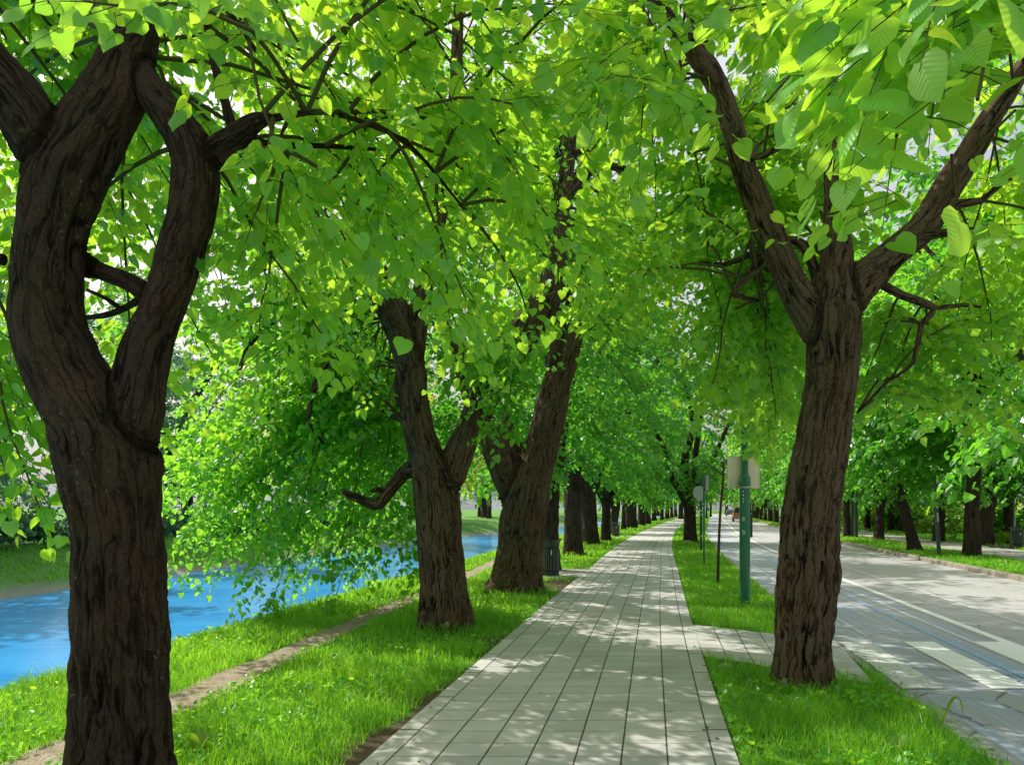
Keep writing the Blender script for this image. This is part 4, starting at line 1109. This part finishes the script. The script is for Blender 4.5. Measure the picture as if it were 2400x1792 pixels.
def allow_left(x, y, rng):
    d = np.abs(x - tr(y)); k = d > .20 + .11 * n2(x, y, 3., 3)
    return k & (soil_shade_at(x, y) < rng.uniform(.25, .9, len(x))) & ~((x > .5) & (y > 17.7) & (y < 20.45))
zl = lambda x, y: zprofile(x - bk(y))
PLm = lambda y: pl(y) + .03 * np.sin(y * 4.7) * np.sin(y * 1.9)
grass('grass', 'bright green grass between the river bank and the paved path', [
    (3.6, 7.5, lambda y: bk(y) - .7, PLm, 2600, .115, .006), (7.5, 12, lambda y: bk(y) - .8, PLm, 1500, .11, .009),
    (12, 22, lambda y: bk(y) - .8, PLm, 520, .11, .017), (22, 45, lambda y: bk(y) - .6, PLm, 130, .11, .035), (45, 110, lambda y: bk(y), PLm, 22, .12, .08)], 61, allow_left, zl, (lambda y: bk(y) - .4, PLm, 3.6, 13., 9000), [(-2.03, 4.0, .26, 500, .14, .006), (-.9, 10.2, .36, 500, .15, .009), (.0, 14.8, .58, 260, .15, .014), (2.1, 26.4, .4, 120, .16, .025), (3.5, 34.5, .45, 120, .16, .03)])
def allow_right(x, y, rng):
    return ~in_spur(x, y) & (soil_shade_at(x, y) < rng.uniform(.25, .9, len(x)))
grass('grass', 'bright green grass on the strip between paved path and road', [
    (3.2, 7.5, lambda y: pr(y) + .02, lambda y: c(y) - .0 - .05 * np.sin(y * 5), 2900, .115, .006), (7.5, 12, lambda y: pr(y) + .02, lambda y: c(y) - .02, 1900, .10, .008),
    (12, 22, lambda y: pr(y) + .02, c, 700, .10, .015), (22, 45, pr, c, 200, .10, .032), (45, 120, pr, c, 40, .12, .08)], 62, allow_right, lambda x, y: 0 * x, (pr, c, 3.4, 13., 4500), [(2.57, 6.78, .24, 650, .14, .006), (3.85, 12.7, .09, 90, .12, .01), (8.5, 36.5, .32, 100, .16, .03)])
grass('grass', 'sunlit grass on the verges across the road', [
    (16, 30, lambda y: c(y) + ROADW + .13, lambda y: c(y) + FSTRIP, 330, .10, .022), (30, 60, lambda y: c(y) + ROADW + .13, lambda y: c(y) + FSTRIP, 120, .11, .04), (60, 130, lambda y: c(y) + ROADW + .13, lambda y: c(y) + FSTRIP, 25, .12, .09),
    (22, 45, lambda y: c(y) + FPATH, lambda y: c(y) + FPATH + 6, 70, .12, .035), (45, 100, lambda y: c(y) + FPATH, lambda y: c(y) + FPATH + 4, 20, .13, .08)], 63,
    lambda x, y, rng: soil_shade_at(x, y) < rng.uniform(.25, .9, len(x)), lambda x, y: 0 * x + STEP)
grass('grass', 'grey-green grass on the opposite river bank', [(20, 60, lambda y: bk(y) - 19.5, lambda y: bk(y) - 15.6, 60, .16, .05)], 64, lambda x, y, rng: x > -999, zl)

def litter():
    rng = np.random.default_rng(9); n = 90
    y = 4.3 + 16 * rng.uniform(0, 1, n) ** 1.7; x = pl(y) + (pr(y) - pl(y)) * np.where(rng.uniform(0, 1, n) < .5, rng.uniform(0, 1, n), np.where(rng.uniform(0, 1, n) < .5, rng.uniform(0, .1, n), rng.uniform(.9, 1, n)))
    a = rng.uniform(0, 2 * PI, n)
    v, l, cn, _ = leaf_geo(np.stack([x, y, np.full(n, .021)], 1), np.stack([np.cos(a), np.sin(a), rng.uniform(.0, .12, n)], 1), np.array([0, 0, 1.]) + rng.normal(0, .1, (n, 3)), rng.uniform(.012, .034, n), False, rng)
    tag(link('leaf_litter', mesh_np('leaf_litter', v, l, cn), [M['dry_leaf']]), 'tiny dry leaves and bits scattered on the paved path', 'leaf litter', None, 'stuff')
M['dry_leaf'] = soil_mat('dry_leaf', (.10, .05, .025), (.26, .17, .07))
litter()
# ------------------------------------------------------------------ weeds, stones
def weed(label, loc, blades, mat='weed'):
    r = thing('weed', label, 'plant', loc); rng = np.random.default_rng(int(abs(loc[0] * 100)) + 3)
    for az, L, w, rise, bend in blades:
        n = 9; t = np.linspace(0, 1, n); d = np.array([math.cos(az), math.sin(az), 0])
        s = np.array([-d[1], d[0], 0]); rad = L * .55
        p = d * (L * .6 * np.sin(t * bend * .5))[:, None]; p[:, 2] = rise * np.sin(t * bend) * 1.0
        ww = w * np.sin(np.clip(t * .93 + .07, 0, 1) * PI) ** .7
        v = np.concatenate([p - s * ww[:, None] * .5 + [0, 0, .12 * w], p, p + s * ww[:, None] * .5 + [0, 0, .12 * w]])
        f = []
        for k in range(n - 1): f += [(k, k + 1, n + k + 1, n + k), (n + k, n + k + 1, 2 * n + k + 1, 2 * n + k)]
        mb = MB(); mb.add(v, f); mb.build('leaf', M[mat], r, True)
    return r
weed('broad arching blade of a weed at the road edge of the grass strip', (3.02, 5.45, 0), [(-.1, .30, .045, .27, 2.7), (2.4, .16, .04, .2, 1.4), (1.2, .14, .03, .15, 1.6)])
weed('small weed with pointed upright leaves at the bottom of the grass strip', (2.5, 4.98, 0), [(.2, .16, .055, .14, 1.3), (2.8, .16, .05, .10, 1.6), (1.5, .12, .045, .09, 1.5), (4.2, .12, .04, .08, 1.5)])
weed('leafy sprout at the foot of the furrowed tree between path and road', (2.32, 6.55, 0), [(k * 1.15, .13 + .03 * (k % 3), .05, .10 + .05 * (k % 2), 1.4) for k in range(7)])
weed('pale leafy weed beside the foot of the massive forked tree', (-2.02, 4.95, 0), [(k * .9, .17, .06, .09 + .04 * (k % 3), 1.5) for k in range(8)])
weed('round-leaved sprout against the foot of the elbow-branched tree', (-.85, 9.75, 0), [(k * 1.2, .16, .08, .12 + .04 * (k % 2), 1.4) for k in range(6)])
def stone(label, loc, sx, sy, sz, seed):
    bm = bmesh.new(); bmesh.ops.create_icosphere(bm, subdivisions=3, radius=1)
    vs = np.array([v.co[:] for v in bm.verts]); d = fbm(vs * 1.3 + seed, 3, seed)
    for v, k in zip(bm.verts, d): v.co = Vector((v.co.x * sx, v.co.y * sy, max(v.co.z, -.3) * sz)) * (1 + .35 * k)
    me = bpy.data.meshes.new('stone'); bm.to_mesh(me); bm.free()
    o = link('stone', me, [M['stone']]); o.location = loc; tag(o, label, 'stone')
stone('pale flat stone against the foot of the squat dark trunk', (at(1611, 36), 36.0, .03), .28, .15, .10, 1)
stone('small pale stone in the grass at the corner of the paved spur', (2.15, 7.75, .015), .07, .045, .03, 2)

# ------------------------------------------------------------------ litter bins
def litter_bin(label, loc, s=1., rot=0.):
    r = thing('litter_bin', label, 'litter bin', loc, rot, 'slatted metal litter bins'); r.scale = (s, s, s)
    MB().lathe([(.165, .05), (.172, .06), (.172, .66), (.165, .67)], 24).build('liner', M['bin_metal'], r, True)
    MB().lathe([(.205, .0), (.205, .045), (.19, .05)], 24).build('base', M['bin_metal'], r, True)
    mb = MB()
    for k in range(20):
        M4 = Matrix.Rotation(2 * PI * k / 20, 4, 'Z'); mb.box((.186, -.019, .035), (.197, .019, .67), M4)
    mb.build('slats', M['bin_slat'], r)
    for z in (.10, .645): MB().lathe([(.178, z), (.2005, z), (.2005, z + .035), (.178, z + .035)], 28, cap=False).build('hoop', M['bin_metal'], r, True)
    mb = MB()
    for k in range(20):
        M4 = Matrix.Rotation(2 * PI * (k + .5) / 20, 4, 'Z')
        for a, b, z0, z1 in ((.188, .20, .68, .77), (.20, .245, .77, .86)):
            vs = [(a, -.012, z0), (a + .01, -.012, z0), (a + .01, .012, z0), (a, .012, z0), (b, -.012, z1), (b + .01, -.012, z1), (b + .01, .012, z1), (b, .012, z1)]
            mb.add([tuple(M4 @ Vector(v)) for v in vs], [(0, 3, 2, 1), (4, 5, 6, 7), (0, 1, 5, 4), (1, 2, 6, 5), (2, 3, 7, 6), (3, 0, 4, 7)])
    mb.build('flared_collar', M['bin_slat'], r)
    bm = bmesh.new(); me = bpy.data.meshes.new('rim')
    n, k2 = 32, 8; vs = []; fs = []
    for i in range(n):
        for j in range(k2):
            a, b = 2 * PI * i / n, 2 * PI * j / k2; R = .25 + .012 * math.cos(b); vs.append((R * math.cos(a), R * math.sin(a), .865 + .012 * math.sin(b)))
            fs.append((i * k2 + j, ((i + 1) % n) * k2 + j, ((i + 1) % n) * k2 + (j + 1) % k2, i * k2 + (j + 1) % k2))
    bm.free(); MB().add(vs, fs).build('rim', M['bin_metal'], r, True)
    return r
b_ = litter_bin('black slatted litter bin on a paved pad beside the widest brown trunk', (at(1291, 18.3), 18.3, .017))
mk = MB(); mk.box((-.012, -.201, .50), (.014, -.199, .62)); mk.build('sticker', M['white'], b_)
b2_ = copy_tree(b_); b2_.location = (at(1443, 43.6), 43.6, .03); b2_['label'] = 'distant black litter bin further up the river side of the path'; b2_.scale = (1.1, 1.1, .95)
b3_ = copy_tree(b_); b3_.location = (at(2383, 29.0), 29.0, STEP + .06); b3_['label'] = 'dark litter bin on a slab beside the footpath across the road'; b3_.scale = (1.05, 1.05, .85)

# ------------------------------------------------------------------ posts and signs
def text_mesh(name, s, size, mat, parent, loc, rot, extrude=.0008):
    cu = bpy.data.curves.new(name, 'FONT'); cu.body = s; cu.size = size; cu.extrude = extrude; cu.align_x = 'CENTER'
    t = bpy.data.objects.new('t', cu); C.objects.link(t)
    me = bpy.data.meshes.new_from_object(t.evaluated_get(bpy.context.evaluated_depsgraph_get())); bpy.data.objects.remove(t)
    me.materials.clear(); o = link(name, me, [mat], parent); o.location = loc; o.rotation_euler = rot; return o
GX, GY = 3.85, 12.7
lp = thing('lamp_post', 'glossy green two-stage pole on the grass strip, carrying a square sign', 'pole', (GX, GY, 0))
MB().lathe([(.098, -.05), (.098, .02), (.087, .03), (.086, 2.0)], 28).build('lower_tube', M['green_paint'], lp, True)
MB().lathe([(.087, 1.99), (.093, 2.0), (.093, 2.05), (.088, 2.06), (.088, 2.11), (.080, 2.14), (.060, 2.165)], 28).build('collar', M['green_paint'], lp, True)
MB().lathe([(.056, 2.15), (.055, 3.25), (.05, 3.3), (.02, 3.32)], 24).build('upper_tube', M['green_paint'], lp, True)
jb = MB(); jb.box((.03, .03, 1.13), (.142, .17, 1.52)); jb.build('junction_box', M['dark_green'], lp, bevel=.012)
sk = MB(); sk.box((.1425, .05, 1.24), (.1445, .13, 1.38)); sk.build('sticker', M['white'], lp)
text_mesh('sticker', '9', .12, M['white'], lp, (-.045, -.0785, 1.17), (PI / 2, 0, -.5))
text_mesh('sticker', '8', .10, M['white'], lp, (-.045, -.0785, 1.40), (PI / 2, 0, -.5))
for zz in (1.70, 1.75, 1.81, 1.87):
    m_ = MB(); m_.box((-.056, -.077, zz), (-.040, -.074, zz + .03)); m_.build('sticker', M['white'], lp)
sg = thing('square_sign', 'stained beige back of a square sign strapped to the green pole', 'sign', (GX + .0, GY + .075, 2.21))
pb = MB(); pb.box((-.262, 0, -.258), (.262, .006, .258)); pb.build('plate', M['sign_back'], sg, bevel=.002)
fb = MB()
for a in ((-.268, -.264, .268, -.254), (-.268, .254, .268, .264), (-.268, -.254, -.258, .254), (.258, -.254, .268, .254)): fb.box((a[0], -.008, a[1]), (a[2], .009, a[3]))
fb.build('edge_frame', M['white'], sg)
for z, r_ in ((-.255, .0905), (.262, .0595)):
    MB().lathe([(r_, z - .012), (r_ + .004, z - .012), (r_ + .004, z + .012), (r_, z + .012)], 24, 0, -.075, cap=False).build('strap', M['steel'], sg, True)
# slim posts on the strip
def slim_post(label, loc, r_, h, mat, tilt=(0, 0)):
    o = thing('post', label, 'post', loc); o.rotation_euler = (tilt[0], tilt[1], 0)
    MB().lathe([(r_, -.05), (r_, h * .5), (r_ * .96, h)], 14).build('tube', mat, o, True)
    MB().lathe([(r_ * 1.02, h), (r_ * .8, h + .02), (r_ * .2, h + .03)], 14).build('cap', mat, o, True)
    return o
pA = slim_post('dark green post carrying the pale round sign on the grass strip', (at(1643, 29), 29, 0), .05, 2.75, M['dark_green'])
for z in (.55, 1.35, 1.5, 1.9):
    m_ = MB(); m_.box((-.02, -.0525, z), (.02, -.0505, z + .07)); m_.build('sticker', M['white'], pA)
pB = slim_post('slender green post standing just before the round sign', (at(1650, 22), 22, 0), .03, 2.62, M['green_paint'])
m_ = MB(); m_.box((-.012, -.0325, .8), (.012, -.0305, .86)); m_.build('sticker', M['white'], pB)
rs = thing('round_sign', 'pale back of a round sign on the dark green post', 'sign', (at(1640, 29) - .03, 28.93, 2.2))
o = MB().lathe([(.26, 0), (.262, .003), (.26, .006)], 40).build('disc', M['sign_grey'], rs, True); o.rotation_euler = (PI / 2, 0, .2)
o = MB().lathe([(.235, 0), (.237, .004), (.215, .004), (.213, 0)], 40, cap=False).build('rim', M['steel'], rs, True); o.rotation_euler = (PI / 2, 0, .2); o.location = (0, -.006, 0)
ns = thing('sign_plate', 'narrow grey sign seen edge-on at the top of the slender green post', 'sign', (at(1650, 22) + .055, 22, 2.33))
m_ = MB(); m_.box((-.012, -.25, -.22), (.012, .25, .22)); m_.build('plate', M['sign_grey'], ns, bevel=.003)
for zz in (-.15, .12):
    m_ = MB(); m_.box((-.055, -.02, zz), (-.013, .02, zz + .03)); m_.build('bracket', M['steel'], ns)
st = thing('stake', 'thin brown leaning stake in the grass strip beside the green pole', 'stake', (at(1682, 16.2), 16.2, 0))
sv = tube(catmull([[0, 0, -.05, .032], [.02, 0, .7, .03], [.06, .02, 1.5, .027], [.12, .02, 2.2, .023], [.135, .02, 2.6, .018]], .1), 10)
link('shaft', mesh_np('shaft', sv[0], sv[1], sv[2], smooth=True), [M['rust']], st)
sv = tube(catmull([[.12, .02, 2.3, .012], [-.05, .02, 2.45, .009], [-.3, .03, 2.6, .005]], .08), 6)
link('side_twig', mesh_np('side_twig', sv[0], sv[1], sv[2], smooth=True), [M['rust']], st)
fp = slim_post('grey-green leaning post with small stickers on the verge across the road', (at(2201, 24.4), 24.4, STEP), .058, 2.4, M['grey_post'], (0, -.06))
for z, hh, ww in ((1.5, .09, .035), (1.08, .28, .03)):
    m_ = MB(); m_.box((-ww, -.062, z), (ww, -.059, z + hh)); m_.build('sticker', M['steel'], fp)
slim_post('greenish front post of the pair beside the upright far trunk', (at(2006, 39.6), 39.6, STEP), .10, 2.5, M['grey_post'])
slim_post('darker rear post of the pair beside the upright far trunk', (at(1998, 40.2), 40.2, STEP), .075, 2.6, M['dark_green'])
slim_post('thin pale post beside the broad pale trunk across the road', (at(2378, 34.), 34., STEP), .035, 1.6, M['steel'])

# ------------------------------------------------------------------ vehicles far down the road
def car(label, loc, rot, paint, van=False):
    r = thing('parked_car' if not van else 'small_van', label, 'car' if not van else 'van', loc, rot)
    L, W = (4.2, 1.76) if not van else (4.3, 1.72)
    if van: prof = [(-2.1, .35), (-2.1, 1.0), (-2.02, 1.78), (-1.9, 1.86), (.6, 1.86), (.95, 1.72), (1.45, 1.12), (2.0, .98), (2.12, .7), (2.12, .35)]
    else: prof = [(-2.1, .35), (-2.12, .75), (-2.0, .98), (-1.55, 1.05), (-1.0, 1.42), (-.3, 1.48), (.3, 1.43), (1.0, .98), (1.8, .86), (2.08, .68), (2.1, .35)]
    n = len(prof); vs = []
    for yv, k in ((-.5, 0), (-.47, 1), (.47, 1), (.5, 0)):
        for x, z in prof:
            up = max(0, (z - .95)) / .9
            w = W * (yv if abs(yv) > .49 else yv * 1.0) * (1 - .22 * up)
            vs.append((x, w, z + (.02 if k else 0)))
    fs = []
    for s in range(3):
        for i in range(n): fs.append((s * n + i, s * n + (i + 1) % n, (s + 1) * n + (i + 1) % n, (s + 1) * n + i))
    fs += [tuple(range(n - 1, -1, -1)), tuple(range(3 * n, 4 * n))]
    MB().add(vs, fs).build('body', paint, r, bevel=.03)
    for s in (-1, 1):
        wy = W * .5 * (1 - .11) + .012
        xs = (-1.25, .85) if not van else (-.2, 1.15)
        mb = MB(); z0, z1 = (1.0, 1.38) if not van else (1.15, 1.7)
        mb.add([(xs[0], s * (W * .5 + .006) * (1 - .22 * (z0 - .95) / .9), z0), (xs[1], s * (W * .5 + .006) * (1 - .22 * (z0 - .95) / .9), z0), (xs[1] - .45, s * (W * .5 + .008) * (1 - .22 * (z1 - .95) / .9), z1), (xs[0] + .3, s * (W * .5 + .008) * (1 - .22 * (z1 - .95) / .9), z1)], [(0, 1, 2, 3) if s < 0 else (3, 2, 1, 0)])
        mb.build('side_window', M['car_glass'], r)
    if van: fr4, re4 = ((.98, 1.70), (1.42, 1.16)), ((-2.045, 1.7), (-2.10, 1.12))
    else: fr4, re4 = ((.36, 1.40), (.96, 1.01)), ((-1.05, 1.38), (-1.5, 1.08))
    for nm, ((xa, za), (xb, zb)), o_ in (('windscreen', fr4, .02), ('rear_window', re4, -.02)):
        ha, hb = W * .40 * (1 - .15), W * .43
        mb = MB(); mb.add([(xa + o_, -ha, za + .02), (xa + o_, ha, za + .02), (xb + o_, hb, zb + .02), (xb + o_, -hb, zb + .02)], [(0, 1, 2, 3)]); mb.build(nm, M['car_glass'], r)
    for x in (-1.3, 1.32):
        for s in (-1, 1):
            w_ = MB().lathe([(.2, -.1), (.31, -.1), (.32, -.08), (.32, .08), (.31, .1), (.2, .1)], 24).build('wheel', M['tyre'], r, True)
            w_.location = (x, s * (W * .5 - .06), .32); w_.rotation_euler = (PI / 2, 0, 0)
            MB().lathe([(.05, -.105), (.2, -.103), (.2, .103), (.05, .105)], 20).build('rim', M['rim'], w_, True)
    for s in (-1, 1):
        mb = MB(); mb.box((2.07, s * .66 - .16, .62), (2.125, s * .66 + .16, .76)); mb.build('headlight', M['lamp_lens'], r, bevel=.015)
        mb = MB(); mb.box((-2.14, s * .68 - .12, .74), (-2.08, s * .68 + .12, .92)); mb.build('tail_light', M['tail_lens'], r, bevel=.015)
    mb = MB(); mb.box((2.11, -.5, .40), (2.135, .5, .56)); mb.build('grille', M['tyre'], r)
    mb = MB(); mb.box((-2.145, -.26, .5), (-2.125, .26, .61)); mb.build('number_plate', M['white'], r)
    return r
hd = math.atan2(1, .26)
car('orange van driving away down the avenue, half hidden by the green pole', (at(1734, 96), 96, .01), hd, M['car_orange'], True)
car('bright blue car at the far end of the road facing the viewer', (at(1765, 135), 135, .01), hd + PI, M['car_blue'])
car('dark car farthest down the avenue, left of the orange van', (at(1712, 165), 165, .01), hd, M['car_dark'])

# ------------------------------------------------------------------ light, sky, camera
S = Vector((-.52, .46, .74)).normalized()
el = math.asin(S.z); az = math.atan2(S.x, S.y)
w = bpy.data.worlds.new('World'); bpy.context.scene.world = w; w.use_nodes = True
nt = w.node_tree; bg = nt.nodes['Background']
sky = nt.nodes.new('ShaderNodeTexSky'); sky.sky_type = 'NISHITA'; sky.sun_disc = False
sky.sun_elevation = el; sky.sun_rotation = az; sky.air_density = 1.6; sky.dust_density = 8.5; sky.ozone_density = 1.0
# uneven white veil added over the blue to whiten gaps and brighten ambient
tc = nt.nodes.new('ShaderNodeTexCoord'); cn = nt.nodes.new('ShaderNodeTexNoise'); cn.inputs['Scale'].default_value = 2.6; cn.inputs['Detail'].default_value = 7.; cn.inputs['Roughness'].default_value = .6
nt.links.new(tc.outputs['Generated'], cn.inputs['Vector'])
cr_ = nt.nodes.new('ShaderNodeMapRange'); cr_.inputs[1].default_value = .36; cr_.inputs[2].default_value = .60; cr_.inputs[3].default_value = .25; cr_.inputs[4].default_value = .6
nt.links.new(cn.outputs['Fac'], cr_.inputs[0])
mx = nt.nodes.new('ShaderNodeMix'); mx.data_type = 'RGBA'; mx.inputs[7].default_value = (6.7, 6.85, 7.0, 1)
nt.links.new(cr_.outputs[0], mx.inputs[0]); nt.links.new(sky.outputs[0], mx.inputs[6])
nt.links.new(mx.outputs[2], bg.inputs[0]); bg.inputs[1].default_value = .15
sl = bpy.data.lights.new('sun', 'SUN'); sl.energy = 5.0; sl.angle = math.radians(.53); sl.color = (1, .95, .86)
so = bpy.data.objects.new('sun', sl); C.objects.link(so); so.rotation_euler = (-S).to_track_quat('-Z', 'Y').to_euler(); so.location = (0, 0, 30)

cam = bpy.data.cameras.new('camera'); cam.sensor_width = 36; cam.lens = FPX / 2400 * 36; cam.shift_y = (HOR - 896) / 2400; cam.clip_start = .05; cam.clip_end = 2000
co = bpy.data.objects.new('camera', cam); C.objects.link(co); co.location = (0, 0, EYE); co.rotation_euler = (PI / 2, 0, 0)
sc = bpy.context.scene; sc.camera = co
sc.render.engine = 'CYCLES'
sc.view_settings.view_transform = 'Standard'; sc.view_settings.look = 'None'; sc.view_settings.exposure = 0; sc.view_settings.gamma = 1
cy = sc.cycles
cy.max_bounces = 14; cy.diffuse_bounces = 7; cy.glossy_bounces = 3; cy.transmission_bounces = 8; cy.transparent_max_bounces = 4
cy.caustics_reflective = False; cy.caustics_refractive = False; cy.sample_clamp_indirect = 6
cy.use_denoising = True
try: cy.denoiser = 'OPENIMAGEDENOISE'
except Exception: pass
